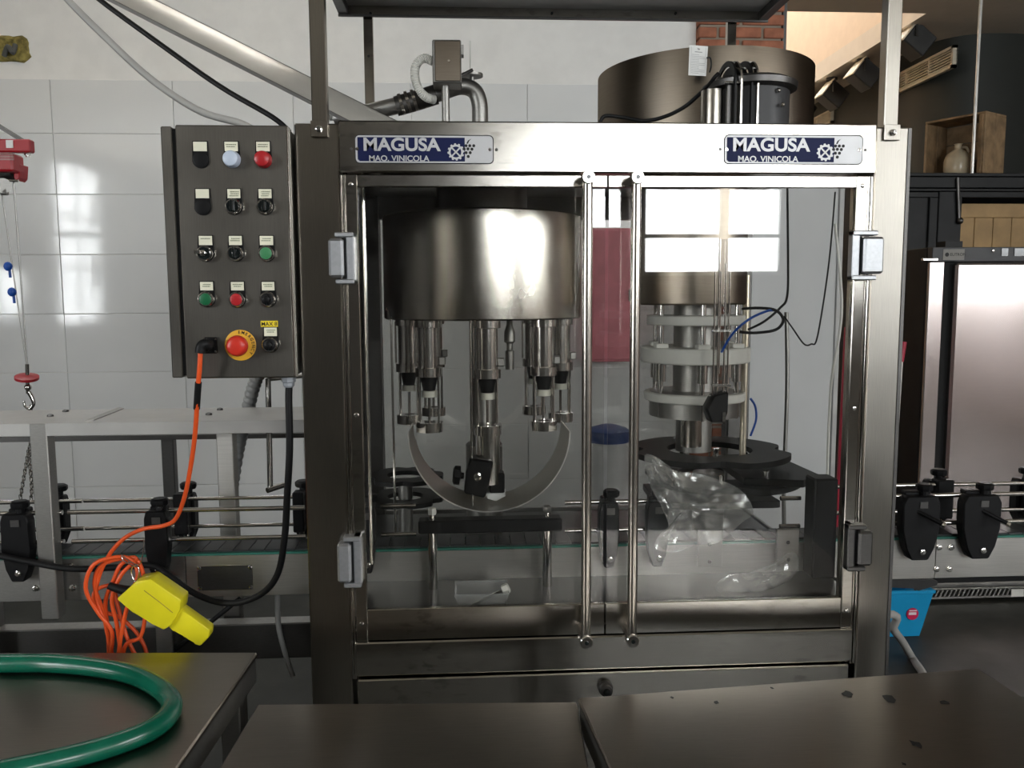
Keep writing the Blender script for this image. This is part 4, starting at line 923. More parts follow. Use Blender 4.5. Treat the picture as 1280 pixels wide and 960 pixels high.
# paper card hung on the tank
pc = [at(862,56,2.02), at(885,58,2.02), at(882.5,95,2.02), at(860.5,94,2.02)]
cd = thing('instruction_card', 'white printed card hanging on the big roof tank', 'card', tuple(pc[3]))
part('sheet', 'paper', cd, MB().prism(pc, (0,0.0015,0)), 0)
mb = MB(); ex, ey = (pc[1]-pc[0]), (pc[3]-pc[0])
def onc(u, v): return pc[0]+ex*u+ey*v+Vector((0,-0.0004,0))
for v in [0.30+0.055*i for i in range(12)]: mb.prism([onc(0.14,v), onc(0.86 if int(v*100) % 2 else 0.55,v), onc(0.86 if int(v*100) % 2 else 0.55,v+0.010), onc(0.14,v+0.010)], (0,0.0003,0))
mb.prism([onc(0.30,0.20), onc(0.70,0.20), onc(0.70,0.225), onc(0.30,0.225)], (0,0.0003,0)); mb.prism([onc(0.42,0.08), onc(0.58,0.10), onc(0.54,0.15), onc(0.46,0.14)], (0,0.0003,0))
for u in (0.1, 0.89): mb.prism([onc(u,0.05), onc(u+0.01,0.05), onc(u+0.01,0.95), onc(u,0.95)], (0,0.0003,0))
part('print', 'print_grey', cd, mb, 0)
part('string', 'black_rubber', cd, MB().tube([at(884,72,2.02), at(888,73,2.0), at(889,82,1.98), at(887,90,1.97)], 0.002, 6, 4), 60)
kx, ky = at(936, 130, 1.885).x, 1.885
kd_ = thing('cork_hopper', 'small dark drum with bolted lid and clamp hoops behind the right sign', 'hopper', (kx, ky, ZT))
zl2 = at(960, 112, 1.86).z
part('body', 'strip_dark', kd_, MB().lathe((kx, ky, ZT-0.022), (0,0,1), ((0.088,0),(0.088,zl2-ZT+0.02)), 40))
part('lid', 'steel_dark', kd_, MB().lathe((kx, ky, zl2-0.006), (0,0,1), ((0.088,0),(0.103,0.006),(0.105,0.018),(0.09,0.026),(0.02,0.030)), 40))
part('drum_reflection', 'steel_drum', kd_, MB().lathe((at(893,130,1.84).x, 1.85, ZT-0.022), (0,0,1), ((0.027,0),(0.027,zl2-ZT+0.015)), 24))  # bright cylinder added to imitate the reflection on the drum's left side
for i, px in enumerate((906, 913, 926, 933)):
    x_ = at(px, 120, 1.86).x; mb = MB(); rings = []
    for j in range(25):
        a = math.radians(7.5*j)
        rings.append([mb.bm.verts.new(Vector((x_+dx, 1.865+r_*math.cos(a), zl2+0.005+r_*0.72*math.sin(a)-(0 if True else 0)))) for dx, r_ in ((0,0.074),(0.004,0.074),(0.004,0.058),(0,0.058))])
    mb.skin(rings); mb.box((x_, 1.791, ZT-0.02), (x_+0.004, 1.807, zl2+0.006))
    part('clamp_hoop', 'black_plastic' if i % 2 == 0 else 'steel_polished', kd_, mb, 40)
part('hoop_web', 'black_rubber', kd_, MB().prism([(at(909,120,1.86).x, 1.865+0.055*math.cos(math.radians(15*j)), zl2+0.005+0.055*0.72*math.sin(math.radians(15*j))) for j in range(13)], (0.03,0,0)))
part('hoop_front', 'steel_dark', kd_, MB().box((at(909,120,1.81).x, 1.808, ZT-0.02), (at(931,120,1.81).x, 1.82, zl2)))
part('hoop_bolt', 'steel_polished', kd_, MB().cyl(at(905,103,1.80), at(938,103,1.80), 0.003, 8))
for px, py in ((973,113),(979,102),(978,131)):
    q = at(px, py, 1.80); part('lid_bolt', 'steel_polished', kd_, MB().ball(q, 0.005, 8))
cable('sensor_cable', [(749,156,1.98),(756,145,1.98),(780,147,1.98),(805,151,1.97),(830,146,1.95),(855,134,1.93),(874,118,1.90),(886,106,1.86),(893,97,1.84),(898,92,1.84)], 0.0045, 'black_rubber', 'black cable curving along the front of the roof tank', 'cable')

# ------------------------------------------------------------------ red hoist on the left
HY = 2.6
ho = thing('electric_hoist', 'red electric hoist with steel rope at the left edge', 'hoist', tuple(at(5,235,HY)))
a, b = at(-70, 173, HY), at(38, 190, HY)
part('carrier_bar', 'hoist_red', ho, MB().box((a.x, HY, b.z), (b.x, HY+0.03, a.z), 0.004))
a, b = at(-60, 190, HY-0.02), at(16, 214, HY-0.02)
mt_ = part('motor', 'hoist_red', ho, MB().box((a.x, HY-0.02, b.z), (b.x, HY+0.05, a.z), 0.006))
part('motor_plate', 'paper', mt_, MB().box(at(7,175,HY-0.003), at(17,185,HY)))
for i in range(5): part('cooling_rib', 'steel_dull', mt_, MB().box(at(-40,191+2*i,HY-0.024), at(18,192+2*i,HY-0.02)))
part('rope_drum', 'steel_dark', ho, MB().cyl(at(-30,214,HY+0.04), at(18,214,HY+0.04), 0.028, 18))
part('drum_frame', 'hoist_red', ho, MB().prism([at(x,y,HY+0.02) for x,y in ((17,205),(25,205),(24,222),(20,226),(17,222))], (0,0.05,0), 0.002))
part('limit_arm', 'steel_polished', ho, MB().cyl(at(-10,225,HY), at(23,226,HY), 0.004, 8))
part('pulley', 'steel_dull', ho, MB().cyl(at(4,232,HY-0.01), at(4,232,HY+0.03), 0.022, 14).cyl(at(2,240,HY), at(9,240,HY), 0.01, 10))
part('nut', 'steel_polished', ho, MB().lathe(at(34,189,HY+0.03), (0,0,-1), ((0.009,0),(0.009,0.012),(0.005,0.013),(0.005,0.018)), 6))
part('strap', 'steel_dark', ho, MB().prism([at(x,y,HY+0.02) for x,y in ((-40,132),(-40,137),(22,175),(28,174))], (0,0.03,0)))
part('jib_arm', 'steel_dark', ho, MB().box((XW+0.002, HY+0.01, at(-45,186,HY).z), (at(-50,175,HY).x, HY+0.06, at(-45,174,HY).z)))
part('rope', 'steel_dull', ho, MB().cyl(at(17,226,HY+0.02), at(34,455,HY+0.02), 0.0025, 6))
part('rope', 'steel_dull', ho, MB().cyl(at(2,240,HY+0.03), at(33,455,HY+0.03), 0.002, 6))
part('stop_disc', 'hoist_red', ho, MB().lathe(at(33.5,472,HY+0.02), (0.15,-0.25,1), ((0.02,-0.008),(0.034,-0.004),(0.034,0.004),(0.012,0.010)), 24), 35, 'red round stop disc')
for i, (px, py) in enumerate(((10,333),(15,365))):
    o = part('rope_clip', 'clip_blue', ho, MB().ball(at(px,py,HY+0.02), 0.013, 10, (1,0.8,1.1)).cyl(at(px+2,py+4,HY+0.02), at(px+3,py+14,HY+0.02), 0.004, 8), 40, 'blue rope clip')
part('swivel', 'steel_polished', ho, MB().cyl(at(34,455,HY+0.02), at(35,492,HY+0.02), 0.006, 10).ball(at(35,484,HY+0.02), 0.011, 10))
part('hook', 'steel_polished', ho, MB().tube([at(x,y,HY+0.02) for x,y in ((36,490),(40,497),(42,505),(37,511),(31,507),(30,501))], lambda t: 0.0075-0.004*t, 8, 5), 60)
cn = thing('lifting_chain', 'steel link chain hanging below the hoist hook behind the tray', 'chain', tuple(at(38,620,HY)))
lk_ = None
for i in range(30):
    y0 = 508+i*3.9; c = at(38+1.4*math.sin(i*0.3), y0, HY+0.02); d = Vector((0.004,0,0)) if i % 2 else Vector((0,0.004,0))
    part('link', 'steel_polished', cn, MB().tube([c+d, c+d*0.7+Vector((0,0,-0.011)), c-d*0.7+Vector((0,0,-0.011)), c-d, c-d*0.7+Vector((0,0,0.004)), c+d*0.7+Vector((0,0,0.004))], 0.0016, 5, 2, True), 60)
for i in range(16):
    c = at(36-i*0.7, 560+i*4, HY); d = Vector((0.004,0,0)) if i % 2 else Vector((0,0.004,0))
    part('link', 'steel_polished', cn, MB().tube([c+d, c+d*0.7+Vector((0,0,-0.011)), c-d*0.7+Vector((0,0,-0.011)), c-d, c-d*0.7+Vector((0,0,0.004)), c+d*0.7+Vector((0,0,0.004))], 0.0016, 5, 2, True), 60)

# ------------------------------------------------------------------ steel tables in front
def table(label, P4, z, apron=0.05, top=0.004, mat='steel_table'):
    P4 = [Vector((p[0], p[1], z)) for p in P4]; c = sum(P4, Vector())/4
    t = thing('steel_table', label, 'table', (c.x, c.y, 0), 'stainless tables in front of the machine')
    part('tabletop', mat, t, MB().prism(P4, (0,0,-0.012), 0.003))
    def ins(p, k): d = c-p; d.z = 0; return p+d.normalized()*k
    for i in range(4):
        a, b = P4[i], P4[(i+1) % 4]; d = (b-a).normalized(); nrm = Vector((-d.y, d.x, 0))
        if nrm.dot(c-a) < 0: nrm = -nrm
        a2, b2 = a+nrm*0.003+d*0.006+Vector((0,0,-0.012)), b+nrm*0.003-d*0.006+Vector((0,0,-0.012))
        part('apron', 'steel_dull', t, MB().prism([a2, b2, b2+Vector((0,0,-apron)), a2+Vector((0,0,-apron))], nrm*0.004))
    for p in P4:
        q = ins(p, 0.06)
        lg = part('leg', 'steel_dull', t, MB().box((q.x-0.02, q.y-0.02, 0.02), (q.x+0.02, q.y+0.02, z-0.013), 0.003))
        part('foot', 'black_rubber', lg, MB().cyl((q.x, q.y, 0), (q.x, q.y, 0.022), 0.018, 12))
    return t
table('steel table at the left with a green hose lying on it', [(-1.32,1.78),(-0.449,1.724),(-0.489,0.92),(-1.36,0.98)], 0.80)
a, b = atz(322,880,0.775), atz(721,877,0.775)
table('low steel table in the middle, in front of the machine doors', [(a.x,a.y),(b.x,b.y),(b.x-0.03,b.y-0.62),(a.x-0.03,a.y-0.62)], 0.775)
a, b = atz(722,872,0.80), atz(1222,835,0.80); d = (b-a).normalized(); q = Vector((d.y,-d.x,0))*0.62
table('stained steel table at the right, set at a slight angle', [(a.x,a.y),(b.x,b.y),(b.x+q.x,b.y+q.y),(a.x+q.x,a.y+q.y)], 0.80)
# dirt spots on the right table are dried drops of residue
random.seed(5)
rt = [o for o in COL.objects if o.name.startswith('steel_table') and 'angle' in o.get('label','')][0]
for px, py, w_ in ((1060,868,9),(1110,872,12),(895,878,5),(1145,930,9),(840,872,3),(1130,955,3),(965,860,3),(1180,878,7)):
    c = atz(px, py, 0.8003); n = 9; s_ = w_/1030*1.4
    part('residue_spot', 'black_rubber', rt, MB().prism([c+Vector((math.cos(2*math.pi*i/n)*s_*random.uniform(0.5,1), math.sin(2*math.pi*i/n)*s_*random.uniform(0.5,1.3), 0)) for i in range(n)], (0,0,0.0004)), 0)
rt = [o for o in COL.objects if o.name.startswith('steel_table') and 'angle' in o.get('label','')][0]

# green hose
zz = 0.80+0.019
hp = [(-40,826),(0,829),(60,829),(120,834),(165,843),(198,859),(214,876),(211,893),(190,911),(150,928),(100,943),(40,957),(-20,970),(-60,985)]
tag(MB().tube([atz(x, y, zz) for x, y in hp], 0.0185, 18, 6).build('garden_hose', 'hose_green', None, 60), 'thick green hose curled on the left steel table', 'hose')

# ------------------------------------------------------------------ loose things inside the machine
def film(name, poly, Y0, Y1, label, seed, amp=0.02, n=26):
    random.seed(seed); P = [at(x, y, Y0) for x, y in poly]; mb = MB()
    c = sum(P, Vector())/len(P); rim = spline(P, 5, True); N = len(rim); rings = []
    for sgn in (1, -1):
        R_ = []
        for j in range(9):
            t = 1-j/9
            vs = []
            for p in rim:
                q = c+(p-c)*t
                nz = noise.noise(q*28+Vector((seed,sgn*3,0)))*1.0+0.6*abs(noise.noise(q*60+Vector((sgn,seed,2))))
                bulge = math.sin(min(1,(1-t)*1.6)*math.pi/2)
                q = q+Vector((0.25*amp*nz*(j > 0), -sgn*(0.55*amp*bulge)+amp*nz*(0.2+bulge*0.8), 0.3*amp*nz*(j > 0)))
                vs.append(mb.bm.verts.new(q))
            R_.append(vs)
        mb.skin(R_, False); cv = mb.bm.verts.new(c+Vector((0,-sgn*0.5*amp,0)))
        for i in range(N): mb._f((R_[-1][i], R_[-1][(i+1) % N], cv))
    o = mb.build(name, 'bag_film', None, 7); return tag(o, label, 'plastic bag')
film('plastic_bag', [(806,570),(822,572),(842,588),(880,594),(925,612),(942,640),(925,655),(898,678),(868,682),(845,690),(820,686),(822,672),(836,660),(826,632),(812,605)], 1.90, 1.9, 'crumpled clear plastic bag hanging over the conveyor inside the right door', 3, 0.022)
film('plastic_bag', [(895,736),(905,722),(935,716),(965,706),(985,692),(996,694),(998,712),(980,729),(950,740),(915,744)], 1.86, 1.86, 'rolled clear plastic bag on the deck at the lower right of the door', 8, 0.025)
bx_ = thing('clear_tub', 'small clear plastic tub on the deck inside the left door', 'tub', tuple(at(602,763,1.85)))
a, b = at(569, 763, 1.84), at(635, 735, 1.84); h_ = b.z-ZD
mb = MB()
x0, x1 = a.x, b.x
o4 = [(x0+0.008,1.81),(x1-0.008,1.81),(x1-0.008,1.88),(x0+0.008,1.88)]; t4 = [(x0,1.80),(x1,1.80),(x1,1.89),(x0,1.89)]
A = [mb.bm.verts.new((x,y,ZD+0.001)) for x,y in o4]; B = [mb.bm.verts.new((x,y,b.z)) for x,y in t4]
mb._f(A[::-1]); [mb._f((A[i],A[(i+1) % 4],B[(i+1) % 4],B[i])) for i in range(4)]
part('walls', 'clear_box', bx_, mb, 0)
mb = MB(); mb.tube([Vector((x,y,b.z)) for x,y in t4], 0.002, 6, 1, True)
part('rim', 'clear_box', bx_, mb, 60)
bo = thing('loose_bolt', 'long pale bolt leaning in the clear tub', 'bolt', tuple(at(590,760,1.83)))
p0_, p1_ = at(590,756,1.83), at(628,738,1.83); dd = (p1_-p0_).normalized()
part('shank', 'steel_polished', bo, MB().cyl(p0_, p1_, 0.0035, 10)); part('head', 'white_plastic', bo, MB().lathe(p1_, dd, ((0.010,0),(0.012,0.002),(0.012,0.014),(0.009,0.017)), 6))
sp_ = at(620, 622, 2.06)
o = MB().prism([at(x,y,2.05) for x,y in ((607,617),(620,614),(633,620),(620,627),(609,624))], (0,0.03,0.012), 0.002).build('folded_cloth', 'paper'); tag(o, 'small folded white cloth lying in the curved guard', 'cloth')

# ------------------------------------------------------------------ behind the machine, right
FY = 3.92
fr = thing('refrigerator', 'tall stainless refrigerator behind the right conveyor', 'refrigerator', (at(1230,750,FY).x, FY+0.3, 0))
fx0 = at(1157, 450, FY).x; fx1 = fx0+0.72; fzt = at(1200, 309, FY).z; fzs = at(1200, 327, FY).z
part('cabinet_shell', 'cabinet_black', fr, MB().box((fx0, FY+0.03, 0.09), (fx1, FY+0.66, fzt), 0.004))
part('left_stile', 'steel_fridge', fr, MB().box((fx0+0.004, FY+0.012, 0.16), (at(1177,450,FY).x, FY+0.03, fzs), 0.004))
part('door_gap', 'gap_black', fr, MB().box((at(1177,450,FY).x, FY+0.016, 0.16), (at(1190,450,FY).x, FY+0.03, fzs)))
part('door', 'steel_fridge', fr, MB().box((at(1187,450,FY).x, FY-0.02, 0.19), (fx1, FY+0.03, fzs-0.006), 0.012))
strip = part('control_strip', 'strip_dark', fr, MB().box((fx0+0.002, FY-0.012, fzs), (fx1, FY+0.03, fzt), 0.003))
a, b = at(1179, 311.5, FY-0.012), at(1205, 325, FY-0.012)
bd = part('maker_badge', 'badge_grey', strip, MB().box((a.x, FY-0.014, b.z), (b.x, FY-0.012, a.z)), 0, 'small silver badge')
text_mesh('lettering', 'EUTRON', 'print_black', strip, (a.x+(b.x-a.x)*0.32, FY-0.0145, b.z+0.020), (1,0,0), (0,0,1), 0.020, 0.0003)
q = a+(b-a)*0.5; q.x = a.x+(b.x-a.x)*0.18
part('badge_mark', 'print_black', strip, MB().cyl((q.x, FY-0.0145, q.z), (q.x, FY-0.014, q.z), 0.010, 16))
q = at(1241, 313.5, FY-0.012); part('lock', 'steel_polished', strip, MB().lathe((q.x, FY-0.012, q.z), (0,-1,0), ((0.008,0),(0.008,0.006),(0.004,0.007)), 12))
part('switch', 'black_gloss', strip, MB().box(at(1252,310.5,FY-0.013), at(1260,320,FY-0.016))); part('display', 'black_gloss', strip, MB().box(at(1268,310.5,FY-0.013), at(1300,320,FY-0.016)))
part('top_hinge', 'steel_polished', fr, MB().box(at(1154,326,FY-0.02), at(1170,323,FY), 0.002))
part('plinth', 'steel_dull', fr, MB().box((fx0, FY+0.04, 0.03), (fx1, FY+0.62, 0.09)))
gz0, gz1 = at(1200, 748, FY).z, at(1200, 736, FY).z
gr_ = part('grille', 'steel_plate', fr, MB().box((fx0, FY, gz0), (fx1, FY+0.02, gz0+0.010)).box((fx0, FY, gz1-0.004), (fx1, FY+0.02, gz1)))
part('grille_back', 'gap_black', gr_, MB().box((fx0, FY+0.014, gz0), (fx1, FY+0.02, gz1)))
xx = fx0+0.01
while xx < at(1262,740,FY).x:
    part('louvre', 'steel_plate', gr_, MB().prism([(xx,FY,gz0+0.008),(xx+0.009,FY,gz0+0.008),(xx+0.027,FY,gz1-0.002),(xx+0.018,FY,gz1-0.002)], (0,0.012,0)), 0); xx += 0.0235
part('grille_cap', 'white_plastic', gr_, MB().box(at(1264,746,FY-0.004), at(1279,736,FY+0.002)))
for x in (fx0+0.05, fx1-0.05):
    for y in (FY+0.06, FY+0.56): part('foot', 'steel_dull', fr, MB().cyl((x,y,0), (x,y,0.035), 0.022, 12))
# items lying on the fridge
fo_ = MB().box(at(1182,306,FY+0.12)+Vector((0,0,0)), at(1192,298,FY+0.2)).build('fridge_clip', 'black_plastic'); 
fo_.location.z += 0
zmin = min((fo_.matrix_world @ v.co).z for v in fo_.data.vertices); fo_.location.z = fzt-zmin
tag(fo_, 'small black block on top of the refrigerator', 'block')

bk = thing('bucket', 'bright blue bucket with a black handle and round red sticker', 'bucket', (at(1125,800,3.6).x, 3.6, 0))
by0 = 3.50; xr_t, xr_b = at(1168, 740, by0).x, at(1152, 800, by0).x; w_t, w_b = 0.30, 0.23; zt2 = at(1140, 738, by0).z
mb = MB()
def loop4(x1_, w, y0_, dpt, z): return [mb.bm.verts.new((x,y,z)) for x,y in ((x1_-w,y0_),(x1_,y0_),(x1_,y0_+dpt),(x1_-w,y0_+dpt))]
mb.skin([loop4(xr_b,w_b,by0+0.02,0.17,0.003), loop4(xr_t,w_t,by0,0.22,zt2), loop4(xr_t-0.006,w_t-0.012,by0+0.006,0.208,zt2), loop4(xr_b-0.006,w_b-0.012,by0+0.026,0.158,0.01)])
part('shell', 'bucket_blue', bk, mb, 20)
part('rim', 'bucket_blue', bk, MB().box((xr_t-w_t-0.006, by0-0.006, zt2-0.016), (xr_t+0.004, by0, zt2), 0.002))
part('handle', 'bucket_handle', bk, MB().prism([at(x,y,by0-0.012) for x,y in ((1090,724),(1165,724),(1173,727),(1172,732),(1148,739),(1143,735),(1090,734))], (0,0.02,0), 0.003), 35, 'dark grip handle')
part('pivot', 'bucket_handle', bk, MB().cyl(at(1144,736.5,by0-0.006), at(1144,736.5,by0-0.014), 0.006, 10))
sc_ = at(1140, 767, by0+0.010)
stk = part('sticker', 'sticker_red', bk, MB().cyl((sc_.x, by0+0.009, sc_.z), (sc_.x, by0+0.005, sc_.z), 0.028, 24), 35, 'round red sticker with white print')
part('sticker_print', 'sticker_white', stk, MB().box((sc_.x-0.018, by0+0.0042, sc_.z-0.004), (sc_.x+0.017, by0+0.005, sc_.z+0.008)).box((sc_.x-0.016, by0+0.0042, sc_.z+0.013), (sc_.x+0.019, by0+0.005, sc_.z+0.018)))
gh = [(0.93,2.76,0.32), tuple(at(1105,768,3.05)), tuple(at(1117,787,3.12)), tuple(at(1128,802,3.2)), tuple(at(1140,822,3.3)), tuple(atz(1150,836,0.02)), tuple(atz(1160,852,0.018)), tuple(atz(1180,880,0.018)), tuple(atz(1215,930,0.018))]
tag(MB().tube(gh, 0.016, 12, 6).build('drain_hose', 'grey_cable', None, 60), 'grey hose running down to the floor beside the blue bucket', 'hose')
br = thing('broom', 'broom with red grip standing beside the dark refrigerator side', 'broom', tuple(at(1122,640,3.78)))
bz = at(1130, 427, 3.78); bt = at(1126, 452, 3.78); bb = at(1110, 700, 3.78); dr_ = (bb-bt).normalized(); bb = bt+dr_*((bt.z-0.10)/-dr_.z)
part('grip', 'red_paint', br, MB().tube([bz, (bz+bt)/2, bt], 0.013, 12, 2), 60, 'red grip'); part('shaft', 'white_plastic', br, MB().cyl(bt, bb, 0.010, 12))
part('head', 'red_paint', br, MB().box((bb.x-0.14, bb.y-0.03, 0.07), (bb.x+0.14, bb.y+0.03, 0.11), 0.01)); part('bristles', 'black_plastic', br, MB().box((bb.x-0.135, bb.y-0.028, 0.0), (bb.x+0.135, bb.y+0.028, 0.07), 0.004))

# black shelf cabinet with crate and jug
BY = 4.75
cbx = thing('bar_cabinet', 'tall black framed cabinet behind the refrigerator', 'cabinet', (3.1, BY+0.25, 0))
ctop = at(1200, 217, BY).z; ctop2 = at(1200, 235, BY).z
X0c, X1c = 2.30, 4.3
part('top_board', 'cabinet_black', cbx, MB().box((X0c-0.05, BY-0.03, ctop-0.02), (X1c, BY+0.55, ctop), 0.003))
part('cornice', 'cabinet_black', cbx, MB().box((X0c-0.02, BY-0.01, ctop2), (X1c, BY+0.05, ctop-0.02), 0.003).box((X0c-0.02, BY-0.02, ctop2-0.02), (X1c, BY+0.03, ctop2-0.006), 0.002))
part('side', 'cabinet_black', cbx, MB().box((X0c, BY, 0), (X0c+0.03, BY+0.5, ctop-0.02)))
part('side', 'cabinet_black', cbx, MB().box((X1c-0.03, BY, 0), (X1c, BY+0.5, ctop-0.02)))
part('back', 'cabinet_black', cbx, MB().box((X0c, BY+0.48, 0), (X1c, BY+0.5, ctop-0.02)))
part('base', 'cabinet_black', cbx, MB().box((X0c, BY, 0), (X1c, BY+0.48, 0.08)))
xa, xb = at(1172, 270, BY).x, at(1201, 270, BY).x
part('stile', 'cabinet_black', cbx, MB().box((xa, BY-0.008, 0), (xb, BY+0.03, ctop2-0.02), 0.004))
dr = part('door', 'cabinet_black', cbx, MB().box((X0c+0.03, BY-0.01, at(1150,247,BY).z), (xa-0.006, BY+0.02, ctop2-0.024), 0.003).box((xa-0.056, BY-0.01, 0.9), (xa-0.006, BY+0.02, at(1150,247,BY).z), 0.003).box((X0c+0.03, BY-0.01, 0.88), (xa-0.006, BY+0.02, 0.95)))
part('pane', 'black_rubber', dr, MB().box((X0c+0.03, BY+0.006, 0.9), (xa-0.05, BY+0.01, at(1150,247,BY).z)))
part('bolt_latch', 'steel_dark', cbx, MB().cyl(at(1197,222,BY-0.02), at(1199,278,BY-0.02), 0.010, 10).ball(at(1200,276,BY-0.02), 0.02, 10))
part('right_frame', 'cabinet_black', cbx, MB().box((xb, BY, at(1240,247,BY).z), (X1c, BY+0.03, ctop2-0.02), 0.003))
zb_ = at(1240, 256, BY+0.06).z
for i in range(8):
    x = xb+0.01+i*0.115
    part('board', 'board_wood', cbx, MB().box((x, BY+0.06, 0.9), (x+0.112, BY+0.08, zb_), 0.002))
part('board_rail', 'board_wood', cbx, MB().box((xb+0.005, BY+0.045, at(1240,272,BY+0.05).z), (X1c-0.03, BY+0.06, zb_+0.005), 0.002))
# crate
cy_, cw, chh, cdp = 5.02, 0.37, 0.37, 0.24
cc = at(1206, 200, cy_-0.13); cxm = cc.x+0.07
crt = thing('wooden_crate', 'open wooden crate lying on top of the black cabinet', 'crate', (cxm, cy_, ctop))
rot = Matrix.Rotation(math.radians(-60), 3, 'Z'); pv_ = Vector((cxm, cy_, ctop))
def cb_(name, a, b): part(name, 'crate_wood', crt, MB().box((cxm+a[0], cy_+a[1], ctop+a[2]), (cxm+b[0], cy_+b[1], ctop+b[2]), 0.003, rot, pv_), 20)
for k in range(2):
    y0_, y1_ = -cdp/2+k*cdp/2+0.002, -cdp/2+(k+1)*cdp/2-0.002
    cb_('plank', (-cw/2, y0_, 0.0), (cw/2, y1_, 0.014)); cb_('plank', (-cw/2, y0_, chh-0.014), (cw/2, y1_, chh))
    cb_('plank', (-cw/2, y0_, 0.014), (-cw/2+0.014, y1_, chh-0.014)); cb_('plank', (cw/2-0.014, y0_, 0.014), (cw/2, y1_, chh-0.014))
for k in range(3): cb_('back_plank', (-cw/2+0.014, cdp/2-0.012, 0.016+k*(chh-0.03)/3), (cw/2-0.014, cdp/2, 0.012+(k+1)*(chh-0.03)/3))
cb_('corner_post', (cw/2-0.04, -cdp/2, 0.014), (cw/2-0.014, -cdp/2+0.03, chh-0.014))
jx, jy = cxm-0.03, cy_+0.01
jg = thing('stoneware_jug', 'glazed beige stoneware jug inside the wooden crate', 'jug', (jx, jy, ctop+0.014))
part('body', 'jug_clay', jg, MB().lathe((jx,jy,ctop+0.0145), (0,0,1), ((0.055,0),(0.070,0.01),(0.078,0.05),(0.078,0.10),(0.066,0.14),(0.035,0.165),(0.020,0.175),(0.020,0.20),(0.026,0.205),(0.018,0.207)), 28), 60)
part('handle', 'jug_clay', jg, MB().tube([(jx+0.022,jy,ctop+0.20),(jx+0.05,jy,ctop+0.20),(jx+0.065,jy,ctop+0.175),(jx+0.055,jy,ctop+0.15)], 0.008, 8, 4), 60)
rx = at(1229, 100, BY-0.04)
rd = MB().cyl((rx.x, BY+0.02, ctop), (rx.x, BY+0.02, ZC), 0.009, 12).build('hanging_rod', 'chrome_white'); tag(rd, 'slim bright vertical rod between ceiling and black cabinet', 'rod')

# spotlights, vents and railing
random.seed(2)
names = ['nearest spotlight, right of the canopy post, above the long vent', 'spotlight directly left of the right canopy post', 'third spotlight from the right, left of the canopy post', 'smallest and farthest spotlight, above the short vent']
SPX = [(1145,22,1140,50),(1084,70,1077,92),(1041,98,1038,118),(1001,120,1000,136)]
for i, (hx_, hy_, cx_, cy2) in enumerate(SPX):
    Xs = 3.33
    Ys = Xs/((cx_-579.7)/F_PX)
    top = Vector((Xs, Ys, ZC)); hc = at(cx_, cy2, Ys)
    t = thing('spotlight', names[i], 'spotlight', tuple(top), 'black track spotlights on the ceiling edge')
    part('mount', 'lamp_dark', t, MB().cyl((Xs,Ys,ZC), (Xs,Ys,ZC-0.02), 0.05, 14).cyl((Xs,Ys,ZC-0.02), (hc.x,Ys,hc.z+0.06), 0.012, 8))
    part('yoke', 'lamp_dark', t, MB().tube([(hc.x-0.02,Ys-0.10,hc.z),(hc.x-0.02,Ys-0.10,hc.z+0.09),(hc.x-0.02,Ys+0.10,hc.z+0.09),(hc.x-0.02,Ys+0.10,hc.z)], 0.008, 6, 1))
    R3 = Matrix.Rotation(math.radians(38), 3, 'Y')
    hd = part('lamp_head', 'lamp_dark', t, MB().box((hc.x-0.07,Ys-0.085,hc.z-0.085), (hc.x+0.12,Ys+0.085,hc.z+0.085), 0.008, R3, hc))
    part('daylit_edge', 'vent_cream', hd, MB().box((hc.x-0.082,Ys-0.092,hc.z-0.092), (hc.x-0.07,Ys+0.092,hc.z+0.092), 0.003, R3, hc))  # cream colour paints the daylight on the head's left edge
    part('lens', 'lamp_glass', hd, MB().box((hc.x-0.084,Ys-0.08,hc.z-0.08), (hc.x-0.080,Ys+0.08,hc.z+0.08), 0, R3, hc))
for i, (xa_, xb_, ya, yb, lab) in enumerate(((1108,1195,0,0,'long cream air vent on the dark wall above the crate'), (990,1041,0,0,'short far air vent on the dark wall below the spotlights'))):
    Xv = 3.585
    Yn, Yf = Xv/((xb_-579.7)/F_PX), min(9.5, Xv/((xa_-579.7)/F_PX))
    zt3 = at(xb_, 56 if i == 0 else 136, Yn).z; zb3 = at(xb_, 84 if i == 0 else 153, Yn).z
    v = thing('air_vent', lab, 'vent', (Xv, (Yn+Yf)/2, zb3), 'cream wall vents')
    part('frame', 'vent_cream', v, MB().box((Xv-0.02,Yn,zb3),(Xv+0.015,Yf,zb3+0.02)).box((Xv-0.02,Yn,zt3-0.02),(Xv+0.015,Yf,zt3)).box((Xv-0.02,Yn,zb3),(Xv+0.015,Yn+0.025,zt3)).box((Xv-0.02,Yf-0.025,zb3),(Xv+0.015,Yf,zt3)), 0)
    part('backing', 'gap_black', v, MB().box((Xv+0.008,Yn,zb3),(Xv+0.014,Yf,zt3)), 0)
    ns = 6
    for k in range(ns):
        z = zb3+0.02+(zt3-zb3-0.04)*(k+0.5)/ns
        part('slat', 'vent_cream', v, MB().box((Xv-0.014,Yn+0.02,z-0.004),(Xv+0.006,Yf-0.02,z+0.004)), 0)
    for q in (0.33, 0.66):
        part('divider', 'vent_cream', v, MB().box((Xv-0.016,Yn+(Yf-Yn)*q-0.006,zb3),(Xv+0.006,Yn+(Yf-Yn)*q+0.006,zt3)), 0)
RY = 9.3
rl = thing('stair_railing', 'stair with grey baluster railing on the far cream wall', 'railing', tuple(at(985,50,RY)))
part('stringer', 'cream_wall', rl, MB().prism([at(x,y,RY) for x,y in ((930,90),(930,82),(1012,18),(1030,12),(1030,22))], (0,0.3,0)))
part('backing_glass', 'partition_grey', rl, MB().prism([at(x,y,RY+0.15) for x,y in ((930,84),(930,-20),(1030,-20),(1030,6))], (0,0.01,0)), 0)
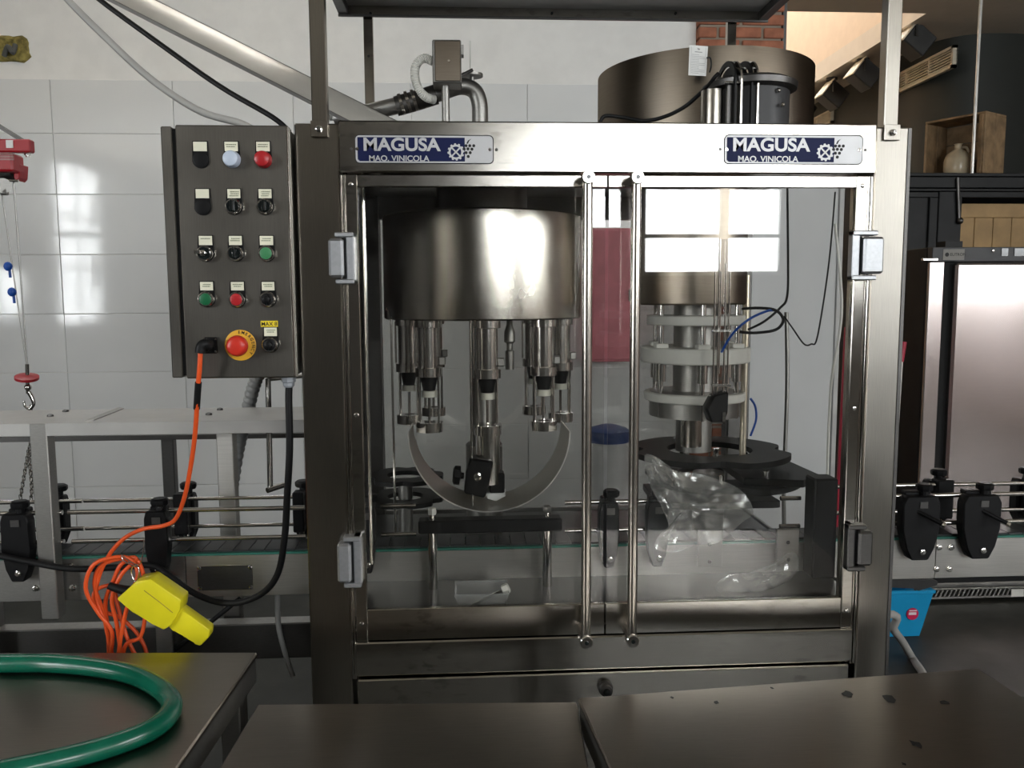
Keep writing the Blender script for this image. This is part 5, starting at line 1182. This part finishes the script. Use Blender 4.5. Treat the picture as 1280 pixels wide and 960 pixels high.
for i in range(12):
    px = 940+i*7.2; yb_ = 82-(px-930)*0.78
    part('baluster', 'steel_dark', rl, MB().cyl(at(px,yb_,RY+0.05), at(px,yb_-75,RY+0.05), 0.012, 8))

# things seen through the door sheets, standing behind the machine
rc = thing('red_wall_cabinet', 'red cabinet, paled for glare, on the tiled wall, seen between the two door handles', 'cabinet', tuple(at(765,450,4.2)))
a, b = at(738, 285, 4.2), at(792, 452, 4.2)
part('body', 'red_paint_glare', rc, MB().box((a.x, 4.2, b.z), (b.x, YB-0.009, a.z), 0.006)); part('door', 'red_paint_glare', rc, MB().box((a.x+0.012, 4.19, b.z+0.012), (b.x-0.012, 4.2, a.z-0.012), 0.004)); part('pull', 'steel_polished', rc, MB().cyl((b.x-0.03,4.18,(a.z+b.z)/2-0.03), (b.x-0.03,4.18,(a.z+b.z)/2+0.03), 0.005, 8).cyl((b.x-0.03,4.18,(a.z+b.z)/2), (b.x-0.03,4.192,(a.z+b.z)/2), 0.003, 6))
wd = at(765, 600, 3.5)
dm = thing('storage_drum', 'white drum with dark blue lid, seen behind the machine between the doors', 'drum', (wd.x, 3.6, 0))
zd1 = at(765, 556, 3.45).z
part('shell', 'drum_white', dm, MB().lathe((wd.x,3.6,0), (0,0,1), ((0.085,0),(0.09,0.01),(0.09,zd1-0.04),(0.085,zd1)), 32)); part('lid', 'drum_blue', dm, MB().lathe((wd.x,3.6,zd1-0.01), (0,0,1), ((0.093,0),(0.093,0.05),(0.08,0.06),(0.03,0.075)), 32))
pa = at(935, 500, 3.3); pb = at(1040, 500, 3.3)
pn = thing('partition_board', 'plain grey board standing behind the right door', 'board', ((pa.x+pb.x)/2, 3.32, 0))
part('panel', 'partition_grey', pn, MB().box((pa.x, 3.3, 0.03), (pb.x, 3.33, at(990,225,3.3).z), 0.002)); part('edge_strip', 'window_white', pn, MB().box((pb.x, 3.292, 0.03), (pb.x+0.02, 3.335, at(990,225,3.3).z), 0.002))
for x in (pa.x+0.03, pb.x-0.03): part('foot', 'steel_dull', pn, MB().box((x-0.02, 3.2, 0), (x+0.02, 3.43, 0.03), 0.002))
rp = at(1050, 500, 3.45)
tag(MB().cyl((rp.x, 3.45, 0), (rp.x+0.02, 3.45, 1.42), 0.012, 12).build('red_pole', 'red_paint'), 'thin red pole standing behind the right edge of the door', 'pole')
